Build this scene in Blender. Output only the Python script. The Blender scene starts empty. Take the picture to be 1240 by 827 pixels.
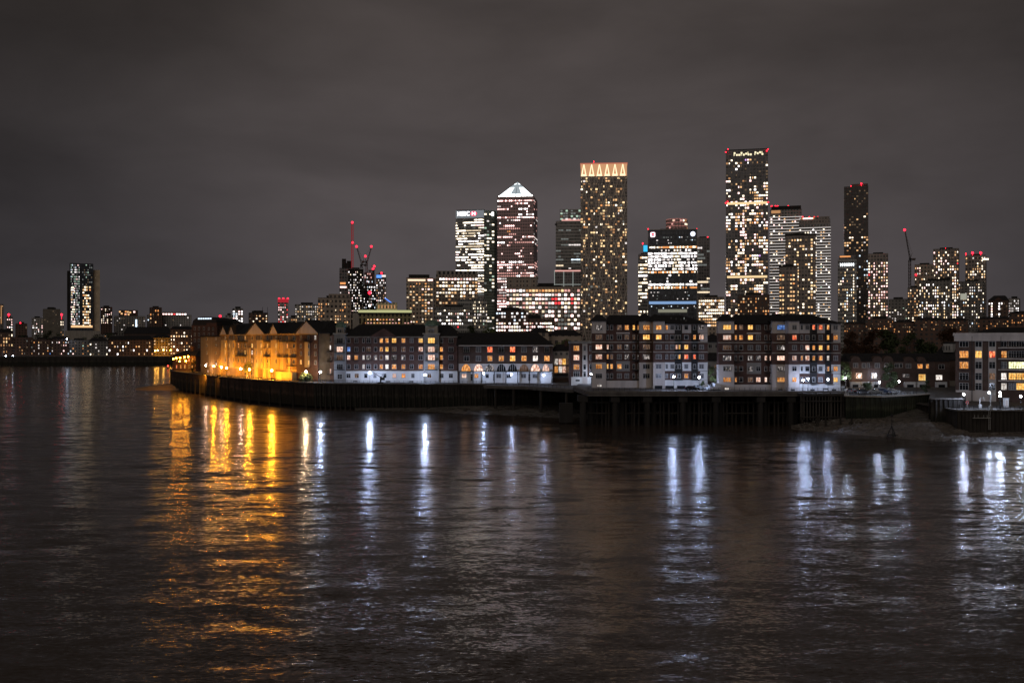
import bpy, bmesh, math, random
from mathutils import Vector, Matrix
random.seed(11)
SC = bpy.context.scene
COL = SC.collection
R = math.radians

# ------------------------------------------------------------------ camera
FPX, CX, CY, CAMH = 1205.0, 620.0, 413.5, 25.0      # focal length in photo pixels, image centre, height over the water
cam_d = bpy.data.cameras.new('camera'); cam = bpy.data.objects.new('camera', cam_d); COL.objects.link(cam)
cam_d.sensor_width = 36.0; cam_d.lens = 36.0 * FPX / 1240.0
cam_d.clip_start = 0.5; cam_d.clip_end = 20000
cam.location = (0, 0, CAMH); cam.rotation_euler = (R(90), 0, 0)
SC.camera = cam

# ------------------------------------------------------------------ world: overcast night sky lit by the city
world = bpy.data.worlds.new('World'); SC.world = world; world.use_nodes = True
def build_world():
    nt = world.node_tree; N = nt.nodes; L = nt.links; N.clear()
    out = N.new('ShaderNodeOutputWorld'); bg = N.new('ShaderNodeBackground'); L.new(bg.outputs[0], out.inputs[0])
    tc = N.new('ShaderNodeTexCoord'); sep = N.new('ShaderNodeSeparateXYZ'); L.new(tc.outputs['Generated'], sep.inputs[0])
    ramp = N.new('ShaderNodeValToRGB'); L.new(sep.outputs['Z'], ramp.inputs[0])
    e = ramp.color_ramp.elements
    e[0].position = 0.0; e[0].color = (.0600, .0545, .0590, 1)
    e[1].position = 1.0; e[1].color = (.018, .0155, .0145, 1)
    for p, c in ((.06, (.0570, .0515, .0560, 1)), (.16, (.0500, .0440, .0455, 1)), (.30, (.0410, .0345, .0325, 1)), (.55, (.0260, .0225, .0210, 1))):
        q = e.new(p); q.color = c
    # the glow of the towers on the cloud base
    dot = N.new('ShaderNodeVectorMath'); dot.operation = 'DOT_PRODUCT'
    nrm = N.new('ShaderNodeVectorMath'); nrm.operation = 'NORMALIZE'; L.new(tc.outputs['Generated'], nrm.inputs[0])
    L.new(nrm.outputs[0], dot.inputs[0]); v = Vector((.10, 1, .12)).normalized(); dot.inputs[1].default_value = v
    mr = N.new('ShaderNodeMapRange'); L.new(dot.outputs['Value'], mr.inputs[0])
    mr.inputs[1].default_value = .86; mr.inputs[2].default_value = 1.0; mr.inputs[3].default_value = 0; mr.inputs[4].default_value = 1
    mr.interpolation_type = 'SMOOTHSTEP'
    glow = N.new('ShaderNodeMix'); glow.data_type = 'RGBA'; glow.blend_type = 'ADD'; glow.inputs[7].default_value = (.036, .0295, .0285, 1)
    L.new(mr.outputs[0], glow.inputs[0]); L.new(ramp.outputs[0], glow.inputs[6])
    # cloud mottling, stretched sideways
    mp = N.new('ShaderNodeMapping'); mp.inputs['Scale'].default_value = (1.8, 1.8, 5.0); L.new(nrm.outputs[0], mp.inputs[0])
    nz = N.new('ShaderNodeTexNoise'); nz.inputs['Scale'].default_value = 2.1; nz.inputs['Detail'].default_value = 7; nz.inputs['Roughness'].default_value = .52
    nz.inputs['Distortion'].default_value = .25
    L.new(mp.outputs[0], nz.inputs['Vector'])
    m2 = N.new('ShaderNodeMapRange'); L.new(nz.outputs[0], m2.inputs[0])
    m2.inputs[1].default_value = .25; m2.inputs[2].default_value = .75; m2.inputs[3].default_value = .68; m2.inputs[4].default_value = 1.24
    # darker to both sides, where the city is thinner
    side = N.new('ShaderNodeMapRange'); L.new(sep.outputs['X'], side.inputs[0])
    ab = N.new('ShaderNodeMath'); ab.operation = 'ABSOLUTE'; L.new(sep.outputs['X'], ab.inputs[0]); L.new(ab.outputs[0], side.inputs[0])
    side.inputs[1].default_value = .15; side.inputs[2].default_value = .60; side.inputs[3].default_value = .95; side.inputs[4].default_value = .60
    mm = N.new('ShaderNodeMath'); mm.operation = 'MULTIPLY'; L.new(m2.outputs[0], mm.inputs[0]); L.new(side.outputs[0], mm.inputs[1])
    L.new(glow.outputs[2], bg.inputs[0]); L.new(mm.outputs[0], bg.inputs[1])
build_world()

# ------------------------------------------------------------------ sun lamp: the night cloud's soft light from the river side
sun_d = bpy.data.lights.new('sky_light', 'SUN'); sun_d.energy = 0.34; sun_d.angle = R(60); sun_d.color = (1, .86, .74)
sun = bpy.data.objects.new('sky_light', sun_d); COL.objects.link(sun); sun.rotation_euler = (R(58), 0, R(-14))

SC.view_settings.view_transform = 'Standard'; SC.view_settings.look = 'None'
SC.view_settings.exposure = 0; SC.view_settings.gamma = 1; SC.view_settings.use_curve_mapping = False
cy = SC.cycles
cy.max_bounces = 4; cy.diffuse_bounces = 2; cy.glossy_bounces = 3; cy.transmission_bounces = 2; cy.volume_bounces = 0
cy.caustics_reflective = False; cy.caustics_refractive = False
cy.sample_clamp_indirect = 6; cy.use_denoising = True

# ------------------------------------------------------------------ photo pixels to places
def WX(px, Y): return (px - CX) / FPX * Y
def WZ(py, Y): return CAMH - (py - CY) / FPX * Y

# ------------------------------------------------------------------ materials
MATS = {}
def emit(name, col, s, nee=False):
    if name in MATS: return MATS[name]
    m = bpy.data.materials.new(name); m.use_nodes = True; nt = m.node_tree; nt.nodes.clear()
    o = nt.nodes.new('ShaderNodeOutputMaterial'); e = nt.nodes.new('ShaderNodeEmission')
    e.inputs[0].default_value = (*col, 1); e.inputs[1].default_value = s; nt.links.new(e.outputs[0], o.inputs[0])
    m.cycles.emission_sampling = 'FRONT' if nee else 'NONE'
    MATS[name] = m; return m
def room(name, cols, s, vstretch=1.0):
    """a lit room behind a window: curtains, lampshades, furniture, different in each window"""
    if name in MATS: return MATS[name]
    m = bpy.data.materials.new(name); m.use_nodes = True; nt = m.node_tree; N = nt.nodes; L = nt.links; N.clear()
    o = N.new('ShaderNodeOutputMaterial'); e = N.new('ShaderNodeEmission'); L.new(e.outputs[0], o.inputs[0])
    tc = N.new('ShaderNodeTexCoord'); oi = N.new('ShaderNodeObjectInfo')
    mu = N.new('ShaderNodeMath'); mu.operation = 'MULTIPLY'; mu.inputs[1].default_value = 57; L.new(oi.outputs['Random'], mu.inputs[0])
    mp = N.new('ShaderNodeMapping'); mp.inputs['Scale'].default_value = (2.2, 1, .9 * vstretch); L.new(tc.outputs['Object'], mp.inputs[0])
    nz = N.new('ShaderNodeTexNoise'); nz.noise_dimensions = '4D'; nz.inputs['Scale'].default_value = 1.1; nz.inputs['Detail'].default_value = 2
    L.new(mp.outputs[0], nz.inputs['Vector']); L.new(mu.outputs[0], nz.inputs['W'])
    rp = N.new('ShaderNodeValToRGB'); L.new(nz.outputs[0], rp.inputs[0])
    el = rp.color_ramp.elements; n = len(cols)
    el[0].position = .36; el[0].color = (*cols[0], 1); el[1].position = .70; el[1].color = (*cols[-1], 1)
    for i in range(1, n - 1):
        q = el.new(.36 + .34 * i / (n - 1)); q.color = (*cols[i], 1)
    L.new(rp.outputs[0], e.inputs[0])
    mr = N.new('ShaderNodeMapRange'); L.new(oi.outputs['Random'], mr.inputs[0]); mr.inputs[3].default_value = .65 * s; mr.inputs[4].default_value = 1.3 * s
    L.new(mr.outputs[0], e.inputs[1])
    m.cycles.emission_sampling = 'NONE'
    MATS[name] = m; return m
def surf(name, col, rough=.85, var=.25, scale=.6, metallic=0.0, streak=False, bump=0.0):
    """a plain surface with patchy wear; streak: long stains running down"""
    if name in MATS: return MATS[name]
    m = bpy.data.materials.new(name); m.use_nodes = True; nt = m.node_tree; N = nt.nodes; L = nt.links
    b = N['Principled BSDF']; b.inputs['Roughness'].default_value = rough; b.inputs['Metallic'].default_value = metallic
    tc = N.new('ShaderNodeTexCoord'); mp = N.new('ShaderNodeMapping'); L.new(tc.outputs['Object'], mp.inputs[0])
    mp.inputs['Scale'].default_value = (1, 1, .18) if streak else (1, 1, 1)
    nz = N.new('ShaderNodeTexNoise'); nz.inputs['Scale'].default_value = scale; nz.inputs['Detail'].default_value = 4; L.new(mp.outputs[0], nz.inputs['Vector'])
    mr = N.new('ShaderNodeMapRange'); L.new(nz.outputs[0], mr.inputs[0]); mr.inputs[1].default_value = .3; mr.inputs[2].default_value = .7
    mr.inputs[3].default_value = 1 - var; mr.inputs[4].default_value = 1 + var
    mx = N.new('ShaderNodeVectorMath'); mx.operation = 'SCALE'; mx.inputs[0].default_value = col; L.new(mr.outputs[0], mx.inputs['Scale'])
    L.new(mx.outputs[0], b.inputs['Base Color'])
    if bump:
        bp = N.new('ShaderNodeBump'); bp.inputs['Distance'].default_value = bump; L.new(nz.outputs[0], bp.inputs['Height']); L.new(bp.outputs[0], b.inputs['Normal'])
    MATS[name] = m; return m
def brick(name, c1, c2, mortar):
    if name in MATS: return MATS[name]
    m = bpy.data.materials.new(name); m.use_nodes = True; nt = m.node_tree; N = nt.nodes; L = nt.links
    b = N['Principled BSDF']; b.inputs['Roughness'].default_value = .9
    tc = N.new('ShaderNodeTexCoord'); sp = N.new('ShaderNodeSeparateXYZ'); L.new(tc.outputs['Object'], sp.inputs[0])
    ad = N.new('ShaderNodeMath'); L.new(sp.outputs[0], ad.inputs[0]); L.new(sp.outputs[1], ad.inputs[1])
    cb = N.new('ShaderNodeCombineXYZ'); L.new(ad.outputs[0], cb.inputs[0]); L.new(sp.outputs[2], cb.inputs[1])
    bt = N.new('ShaderNodeTexBrick'); L.new(cb.outputs[0], bt.inputs[0]); bt.inputs['Scale'].default_value = 1
    bt.inputs['Brick Width'].default_value = .23; bt.inputs['Row Height'].default_value = .075; bt.inputs['Mortar Size'].default_value = .010
    bt.inputs['Color1'].default_value = (*c1, 1); bt.inputs['Color2'].default_value = (*c2, 1); bt.inputs['Mortar'].default_value = (*mortar, 1)
    nz = N.new('ShaderNodeTexNoise'); nz.inputs['Scale'].default_value = .35; nz.inputs['Detail'].default_value = 5; L.new(tc.outputs['Object'], nz.inputs['Vector'])
    mr = N.new('ShaderNodeMapRange'); L.new(nz.outputs[0], mr.inputs[0]); mr.inputs[1].default_value = .3; mr.inputs[2].default_value = .7; mr.inputs[3].default_value = .7; mr.inputs[4].default_value = 1.3
    mx = N.new('ShaderNodeVectorMath'); mx.operation = 'SCALE'; L.new(bt.outputs[0], mx.inputs[0]); L.new(mr.outputs[0], mx.inputs['Scale'])
    L.new(mx.outputs[0], b.inputs['Base Color']); MATS[name] = m; return m
def curtain_wall(name, wall, glass, cw, fh, fw=.7, fz=.6, rough=.25):
    """a tower skin: a grid of unlit glass panels set in frames"""
    if name in MATS: return MATS[name]
    m = bpy.data.materials.new(name); m.use_nodes = True; nt = m.node_tree; N = nt.nodes; L = nt.links
    b = N['Principled BSDF']
    tc = N.new('ShaderNodeTexCoord'); sp = N.new('ShaderNodeSeparateXYZ'); L.new(tc.outputs['Object'], sp.inputs[0])
    def math_(op, a, bb=None):
        n = N.new('ShaderNodeMath'); n.operation = op
        for i, q in enumerate((a, bb)):
            if q is None: continue
            if isinstance(q, (int, float)): n.inputs[i].default_value = q
            else: L.new(q, n.inputs[i])
        return n.outputs[0]
    x = math_('ADD', sp.outputs[0], sp.outputs[1])
    cx_, cz_ = math_('DIVIDE', x, cw), math_('DIVIDE', sp.outputs[2], fh)
    fx, fzv = math_('FRACT', cx_), math_('FRACT', cz_)
    mask = math_('MULTIPLY', math_('LESS_THAN', fx, fw), math_('LESS_THAN', fzv, fz))
    cell = N.new('ShaderNodeCombineXYZ'); L.new(math_('FLOOR', cx_), cell.inputs[0]); L.new(math_('FLOOR', cz_), cell.inputs[1])
    wn = N.new('ShaderNodeTexWhiteNoise'); wn.noise_dimensions = '2D'; L.new(cell.outputs[0], wn.inputs['Vector'])
    sc = N.new('ShaderNodeVectorMath'); sc.operation = 'SCALE'; sc.inputs[0].default_value = glass
    L.new(math_('MULTIPLY_ADD', wn.outputs['Value'], 1.3), sc.inputs['Scale'])
    sc.inputs['Scale'].links[0].from_node.inputs[2].default_value = .35
    nz = N.new('ShaderNodeTexNoise'); nz.inputs['Scale'].default_value = .08; nz.inputs['Detail'].default_value = 4; L.new(tc.outputs['Object'], nz.inputs['Vector'])
    s2 = N.new('ShaderNodeVectorMath'); s2.operation = 'SCALE'; s2.inputs[0].default_value = wall; L.new(math_('ADD', nz.outputs[0], .5), s2.inputs['Scale'])
    mix = N.new('ShaderNodeMix'); mix.data_type = 'RGBA'; L.new(mask, mix.inputs[0]); L.new(s2.outputs[0], mix.inputs[6]); L.new(sc.outputs[0], mix.inputs[7])
    L.new(mix.outputs[2], b.inputs['Base Color'])
    rr = N.new('ShaderNodeMapRange'); L.new(mask, rr.inputs[0]); rr.inputs[3].default_value = .85; rr.inputs[4].default_value = rough; L.new(rr.outputs[0], b.inputs['Roughness'])
    MATS[name] = m; return m

# ------------------------------------------------------------------ mesh building
class MB:
    def __init__(s): s.v = []; s.f = []; s.mi = []
    def quad(s, a, b, c, d, m=0):
        n = len(s.v); s.v += [tuple(a), tuple(b), tuple(c), tuple(d)]; s.f.append((n, n+1, n+2, n+3)); s.mi.append(m)
    def poly(s, pts, m=0):
        n = len(s.v); s.v += [tuple(p) for p in pts]; s.f.append(tuple(range(n, n+len(pts)))); s.mi.append(m)
    def box(s, x0, x1, y0, y1, z0, z1, m=0):
        if x0 > x1: x0, x1 = x1, x0
        if y0 > y1: y0, y1 = y1, y0
        if z0 > z1: z0, z1 = z1, z0
        n = len(s.v)
        s.v += [(x0,y0,z0),(x1,y0,z0),(x1,y1,z0),(x0,y1,z0),(x0,y0,z1),(x1,y0,z1),(x1,y1,z1),(x0,y1,z1)]
        for q in ((0,3,2,1),(4,5,6,7),(0,1,5,4),(1,2,6,5),(2,3,7,6),(3,0,4,7)):
            s.f.append(tuple(n+i for i in q)); s.mi.append(m)
    def prism(s, poly, z0, z1, m=0):
        """poly: ccw list of (x, y)"""
        n = len(s.v); k = len(poly)
        s.v += [(x, y, z0) for x, y in poly] + [(x, y, z1) for x, y in poly]
        s.f.append(tuple(n+i for i in reversed(range(k)))); s.mi.append(m)
        s.f.append(tuple(n+k+i for i in range(k))); s.mi.append(m)
        for i in range(k):
            j = (i+1) % k; s.f.append((n+i, n+j, n+k+j, n+k+i)); s.mi.append(m)
    def prism_y(s, poly, y0, y1, m=0):
        """poly in (x, z), ccw seen from the front (-y); runs from y0 (front) to y1"""
        n = len(s.v); k = len(poly)
        s.v += [(x, y0, z) for x, z in poly] + [(x, y1, z) for x, z in poly]
        s.f.append(tuple(n+i for i in range(k))); s.mi.append(m)
        s.f.append(tuple(n+k+i for i in reversed(range(k)))); s.mi.append(m)
        for i in range(k):
            j = (i+1) % k; s.f.append((n+i, n+k+i, n+k+j, n+j)); s.mi.append(m)
    def tube(s, a, b, r0, r1=None, n=6, m=0):
        r1 = r0 if r1 is None else r1
        a, b = Vector(a), Vector(b); d = (b - a).normalized()
        u = d.cross(Vector((0, 0, 1)))
        if u.length < 1e-3: u = Vector((1, 0, 0))
        u.normalize(); w = d.cross(u); k = len(s.v)
        for c, r in ((a, r0), (b, r1)):
            for i in range(n):
                t = 2*math.pi*i/n; s.v.append(tuple(c + u*(math.cos(t)*r) + w*(math.sin(t)*r)))
        for i in range(n):
            j = (i+1) % n; s.f.append((k+i, k+j, k+n+j, k+n+i)); s.mi.append(m)
        s.f.append(tuple(k+i for i in reversed(range(n)))); s.mi.append(m)
        s.f.append(tuple(k+n+i for i in range(n))); s.mi.append(m)
    def hip(s, x0, x1, y0, y1, z0, zr, inset=None, ov=0.0, m=0, left=True, right=True):
        """hipped roof: ridge along x"""
        x0 -= ov; x1 += ov; y0 -= ov; y1 += ov
        ym = (y0+y1)/2; ins = (y1-y0)/2 if inset is None else inset
        ins = min(ins, (x1-x0)/2 - .01)
        a, b, c, d = (x0,y0,z0), (x1,y0,z0), (x1,y1,z0), (x0,y1,z0)
        e, f = (x0 + (ins if left else 0), ym, zr), (x1 - (ins if right else 0), ym, zr)
        s.quad(a, b, f, e, m); s.quad(c, d, e, f, m); s.poly((b, c, f), m); s.poly((d, a, e), m); s.quad(d, c, b, a, m)
    def ball(s, c, r, n=8, k=5, m=0, sz=1.0):
        b0 = len(s.v); c = Vector(c)
        s.v.append(tuple(c + Vector((0, 0, -r*sz))))
        for i in range(1, k):
            ph = -math.pi/2 + math.pi*i/k
            for j in range(n):
                t = 2*math.pi*j/n; s.v.append(tuple(c + Vector((math.cos(t)*math.cos(ph)*r, math.sin(t)*math.cos(ph)*r, math.sin(ph)*r*sz))))
        s.v.append(tuple(c + Vector((0, 0, r*sz)))); top = len(s.v)-1
        for j in range(n):
            q = (j+1) % n
            s.f.append((b0, b0+1+q, b0+1+j)); s.mi.append(m)
            s.f.append((top, top-n+j, top-n+q)); s.mi.append(m)
            for i in range(k-2):
                a = b0+1+i*n; s.f.append((a+j, a+q, a+n+q, a+n+j)); s.mi.append(m)
    def mesh(s, name, mats):
        me = bpy.data.meshes.new(name); me.from_pydata(s.v, [], s.f)
        for mt in (mats if isinstance(mats, (list, tuple)) else [mats]): me.materials.append(mt)
        if len(me.materials) > 1: me.polygons.foreach_set('material_index', s.mi)
        me.update(); return me
    def build(s, name, mats, parent=None, loc=(0,0,0), rz=0.0):
        return link(name, s.mesh(name, mats), parent, loc, rz)
def link(name, me, parent=None, loc=(0,0,0), rz=0.0):
    o = bpy.data.objects.new(name, me); COL.objects.link(o); o.parent = parent; o.location = loc; o.rotation_euler = (0, 0, rz); return o
def tag(o, label=None, cat=None, group=None, kind=None):
    if label: o['label'] = label
    if cat: o['category'] = cat
    if group: o['group'] = group
    if kind: o['kind'] = kind
    return o
def thing(name, label, cat, loc=(0,0,0), rz=0.0, group=None):
    o = bpy.data.objects.new(name, None); COL.objects.link(o); o.location = loc; o.rotation_euler = (0, 0, rz)
    o.empty_display_size = .5
    return tag(o, label, cat, group)

class Fac:
    """a thing with a main front: local x along the front, local -y towards the river, z up; photo pixels map on to its planes"""
    def __init__(s, name, label, cat, x0, Y0, x1, Y1, zb, group=None):
        a, b = Vector((WX(x0, Y0), Y0)), Vector((WX(x1, Y1), Y1))
        s.o = a; d = b - a; s.w = d.length; s.dir = d.normalized(); s.nrm = Vector((s.dir.y, -s.dir.x)); s.zb = zb
        s.root = thing(name, label, cat, (a.x, a.y, zb), math.atan2(d.y, d.x), group); s.nwin = 0; s.extra = {}
    def hit(s, px, p=0.0):
        """where the sight line of column px meets the plane p metres in front of the main front: (u, depth Y)"""
        k = (px - CX) / FPX; o = s.o + s.nrm * p
        # o + u*dir = (k*Y, Y)
        u = (k*o.y - o.x) / (s.dir.x - k*s.dir.y); return u, o.y + u*s.dir.y
    def u(s, px, p=0.0): return s.hit(px, p)[0]
    def z(s, py, px=None, p=0.0):
        Y = s.hit(px, p)[1] if px is not None else (s.o + s.nrm*p + s.dir*(s.w/2)).y
        return WZ(py, Y) - s.zb
    def at(s, px, py, p=0.0):
        u, Y = s.hit(px, p); return u, -p, WZ(py, Y) - s.zb
    def box(s, name, mat, x0, x1, y0, y1, p0, p1, m=None):
        """part: a box from photo columns x0..x1, rows y0(top)..y1(bottom, None = base), between p0 (front) and p1 metres (negative = behind)"""
        ua, ub = s.u(x0, p0), s.u(x1, p0); xm = (x0+x1)/2
        zt = s.z(y0, xm, p0); zl = 0 if y1 is None else s.z(y1, xm, p0)
        b = MB(); b.box(ua, ub, -p0, -p1, zl, zt); return b.build(name, mat, s.root)
# ------------------------------------------------------------------ shared materials
glass_dark = surf('dark_glass', (.016, .018, .022), .12, .5, 1.5)
glass_dim = surf('curtained_glass', (.10, .10, .11), .35, .6, 2.2)
white_frame = surf('white_frame', (.50, .50, .50), .6, .12, 1.0)
dark_metal = surf('dark_metal', (.03, .03, .033), .45, .2, 2.0, .6)
black_iron = surf('black_iron', (.02, .02, .021), .5, .2, 2.0)
red_brick = brick('red_brick', (.110, .040, .028), (.080, .030, .022), (.115, .098, .088))
brown_brick = brick('brown_brick', (.11, .058, .042), (.08, .042, .032), (.13, .11, .10))
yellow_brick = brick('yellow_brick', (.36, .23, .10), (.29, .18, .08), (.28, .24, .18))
slate = surf('slate', (.022, .021, .024), .75, .35, 1.2)
render_pale = surf('pale_render', (.58, .53, .505), .85, .14, .5, streak=True)
render_white = surf('white_stucco', (.74, .74, .74), .8, .12, .5, streak=True)
render_grey = surf('grey_render', (.30, .29, .28), .85, .15, .5, streak=True)
stone = surf('pale_stone', (.42, .39, .35), .85, .18, .6, streak=True)
copper = surf('copper_green', (.16, .25, .20), .6, .3, 1.2, streak=True)
concrete = surf('concrete', (.15, .14, .135), .9, .3, .5, streak=True)
dark_concrete = surf('dark_concrete', (.030, .028, .027), .9, .4, .5, streak=True)
timber_dark = surf('wet_timber', (.032, .027, .023), .7, .5, 1.0, streak=True)

LIT = {
 'o': room('orange_room', [(.26,.07,.014),(.80,.29,.06),(1.0,.46,.14),(1,.66,.28)], .95),
 'y': room('yellow_room', [(.50,.20,.035),(1.0,.48,.10),(1,.62,.18),(1,.78,.36)], 1.2),
 'p': room('pink_white_room', [(.30,.12,.07),(.9,.50,.36),(1,.72,.58),(1,.88,.78)], 1.1),
 'w': room('white_room', [(.20,.17,.15),(.8,.70,.62),(1,.92,.84),(1,.97,.92)], 1.1),
 'W': room('half_dark_room', [(.012,.011,.011),(.02,.018,.018),(.35,.30,.28),(1,.9,.85)], .9),
 'm': room('dim_room', [(.03,.018,.012),(.10,.055,.035),(.16,.09,.055),(.30,.18,.11)], .9),
 'r': room('red_room', [(.35,.03,.015),(.9,.14,.05),(1,.30,.12),(1,.45,.25)], 1.3),
 'b': room('blue_room', [(.02,.05,.16),(.06,.16,.55),(.20,.40,.9),(.5,.7,1)], 1.0),
 'g': room('greenish_room', [(.35,.36,.16),(.85,.85,.45),(1,.95,.62),(1,.98,.8)], 1.7),
 'd': glass_dark, 'D': glass_dim,
}
EM = {
 'faint': emit('curtained_home_light', (1, .68, .42), .13),
 'cream': emit('cream_office_light', (1, .83, .62), 2.4), 'cream2': emit('dim_cream_office_light', (1, .80, .55), 1.1),
 'white': emit('white_office_light', (1, .93, .92), 3.0), 'white2': emit('dim_white_office_light', (1, .90, .86), 1.0),
 'pink': emit('pink_office_light', (1, .64, .60), 2.6), 'pink2': emit('dim_pink_office_light', (1, .50, .44), .9),
 'warm': emit('warm_home_light', (1, .58, .27), 1.1), 'warm2': emit('dim_warm_home_light', (1, .50, .22), .5),
 'yell': emit('yellow_home_light', (1, .70, .36), 1.35), 'oran': emit('orange_home_light', (1, .40, .13), 1.0),
 'grey': emit('faint_office_light', (.55, .58, .55), .28), 'green': emit('greenish_light', (.62, .85, .66), .8),
 'blue': emit('blue_screen_light', (.12, .35, 1), 1.2), 'cyan': emit('cyan_sign_light', (.05, .55, .95), 1.1),
 'red': emit('red_light', (1, .05, .06), 1.6), 'cool': emit('cool_office_light', (.72, .86, 1), 1.6),
 'creamX': emit('strong_cream_office_light', (1, .84, .66), 6.0), 'whiteX': emit('strong_white_office_light', (1, .92, .92), 5.5), 'pinkX': emit('strong_pink_office_light', (1, .60, .57), 5.0),
 'viol': emit('violet_home_light', (.8, .45, 1), 1.2),
 'band': emit('gallery_light', (1, .92, .88), .75), 'band2': emit('faint_gallery_light', (.9, .85, .8), .32),
}
beacon_red = emit('aviation_red', (1, .012, .03), 6.5)
for mt in ('cream','white','pink'): pass

_WM = {}
def frame_mesh(w, h, style):
    k = ('f', w, h, style)
    if k in _WM: return _WM[k]
    b = MB(); t = .11; nm = max(1, int(round(w / .75)))
    b.box(-w/2-t, -w/2, -.09, .02, -h/2, h/2); b.box(w/2, w/2+t, -.09, .02, -h/2, h/2)
    b.box(-w/2-t, w/2+t, -.09, .02, h/2, h/2+t)
    b.box(-w/2-t-.05, w/2+t+.05, -.20, .02, -h/2-t, -h/2)
    for i in range(1, nm): x = -w/2 + w*i/nm; b.box(x-.04, x+.04, -.06, .01, -h/2, h/2)
    if style == 'sash': b.box(-w/2, w/2, -.065, .012, -.035, .035)
    elif style == 'top': b.box(-w/2, w/2, -.065, .012, h*.22, h*.22+.06)
    me = b.mesh('frame', white_frame if style != 'dark' else dark_metal); _WM[k] = me; return me
def pane_mesh(w, h, key, mat):
    k = ('p', w, h, key)
    if k in _WM: return _WM[k]
    b = MB(); b.quad((-w/2, -.03, -h/2), (w/2, -.03, -h/2), (w/2, -.03, h/2), (-w/2, -.03, h/2))
    me = b.mesh('window', mat); _WM[k] = me; return me
def window(f, px, py, wpx, hpx, st, p=0.0, style='top'):
    u, y, z = f.at(px, py, p); Y = f.hit(px, p)[1]; s = Y / FPX
    w, h = max(.4, round(wpx*s*.90, 1)), max(.5, round(hpx*s*.93, 1))
    q = link('window', pane_mesh(w, h, st, LIT[st]), f.root, (u, y, z))
    link('frame', frame_mesh(w, h, style), q); return q
def columns(f, cols, rows, hpx, p=0.0, style='top'):
    """cols: (photo column, width in photo pixels, one state letter per row; '.' = none[, p])"""
    for c in cols:
        for ry, st in zip(rows, c[2]):
            if st != '.': window(f, c[0], ry, c[1], hpx, st, c[3] if len(c) > 3 else p, style)
def balcony(f, x0, x1, py, p, depth=1.3, hgt=1.05, slab=None, bars=True):
    """py: photo row of the slab"""
    ua, ub = f.u(x0, p), f.u(x1, p); z = f.z(py, (x0+x1)/2, p)
    b = MB(); b.box(ua, ub, -p-depth, -p+.02, z-.18, z); q = b.build('balcony', slab or dark_concrete, f.root)
    r = MB(); y = -p-depth+.06
    r.box(ua+.02, ub-.02, y-.03, y+.03, z+hgt-.06, z+hgt); r.box(ua+.02, ub-.02, y-.02, y+.02, z+.08, z+.12)
    for e in (ua+.05, ub-.05): r.box(e-.03, e+.03, y, -p-.02, z+hgt-.06, z+hgt-.001)
    n = max(2, int((ub-ua)/.35))
    for i in range(n+1): x = ua+.05+(ub-ua-.1)*i/n; r.box(x-.02, x+.02, y-.02, y+.02, z, z+hgt-.03)
    r.build('railing', black_iron, q); return q

# ------------------------------------------------------------------ towers
def split_windows(f, items, name='window'):
    """items: (matrix-ready quad corners, material); the first 100 of a tower become parts of their own, the rest one part of kind stuff"""
    rest = {}
    for (cx_, cy_, cz_, w, h, rz, mat) in items:
        if f.nwin < 100:
            k = ('t', round(w, 1), round(h, 1), mat.name)
            if k not in _WM:
                b = MB(); b.box(-w/2, w/2, -.06, .06, -h/2, h/2); _WM[k] = b.mesh('window', mat)
            link(name, _WM[k], f.root, (cx_, cy_, cz_), rz); f.nwin += 1
        else:
            M = Matrix.Translation((cx_, cy_, cz_)) @ Matrix.Rotation(rz, 4, 'Z')
            f.extra.setdefault('q', []).append(([tuple(M @ Vector(c)) for c in ((-w/2,-.06,-h/2),(w/2,-.06,-h/2),(w/2,-.06,h/2),(-w/2,-.06,h/2))], mat))
def finish(f):
    q = f.extra.pop('q', None)
    if not q: return
    mats = []; b = MB()
    for c, m in q:
        if m not in mats: mats.append(m)
        b.quad(*c, mats.index(m))
    o = b.build('window_field', mats, f.root); o['kind'] = 'stuff'
def grid(f, cols, y0, y1, rows, fn, face='F', x0=None, x1=None, wf=.62, hf=.58, p=0.0, depth=None):
    """lit windows in a grid between photo rows y0 and y1; fn(row, col) gives a light's key or None. face R / L: the end walls"""
    zt, zb = f.z(y0, None, p), f.z(y1, None, p); fh = (zt-zb)/rows
    if face == 'F':
        ua = 0 if x0 is None else f.u(x0, p); ub = f.w if x1 is None else f.u(x1, p)
    else: ua, ub = 0, depth
    cw = (ub-ua)/cols; items = []
    for r in range(rows):
        for c in range(cols):
            k = fn(r, c)
            if not k: continue
            w, h = cw*wf*random.choice((1.1, 1, 1, .9, .75, .5)), fh*hf*random.choice((1, 1, .85))
            z = zt - fh*(r+.5)
            if face == 'F': items.append((ua+cw*(c+.5), -p-.05, z, w, h, 0, EM[k]))
            elif face == 'R': items.append((f.w+.05, cw*(c+.5), z, w, h, math.pi/2, EM[k]))
            else: items.append((-.05, cw*(c+.5), z, w, h, -math.pi/2, EM[k]))
    split_windows(f, items)
DIM = {'creamX': 'cream', 'whiteX': 'white2', 'pinkX': 'pink2', 'cream': 'cream2', 'white': 'white2', 'pink': 'pink2', 'warm': 'warm2'}
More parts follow.
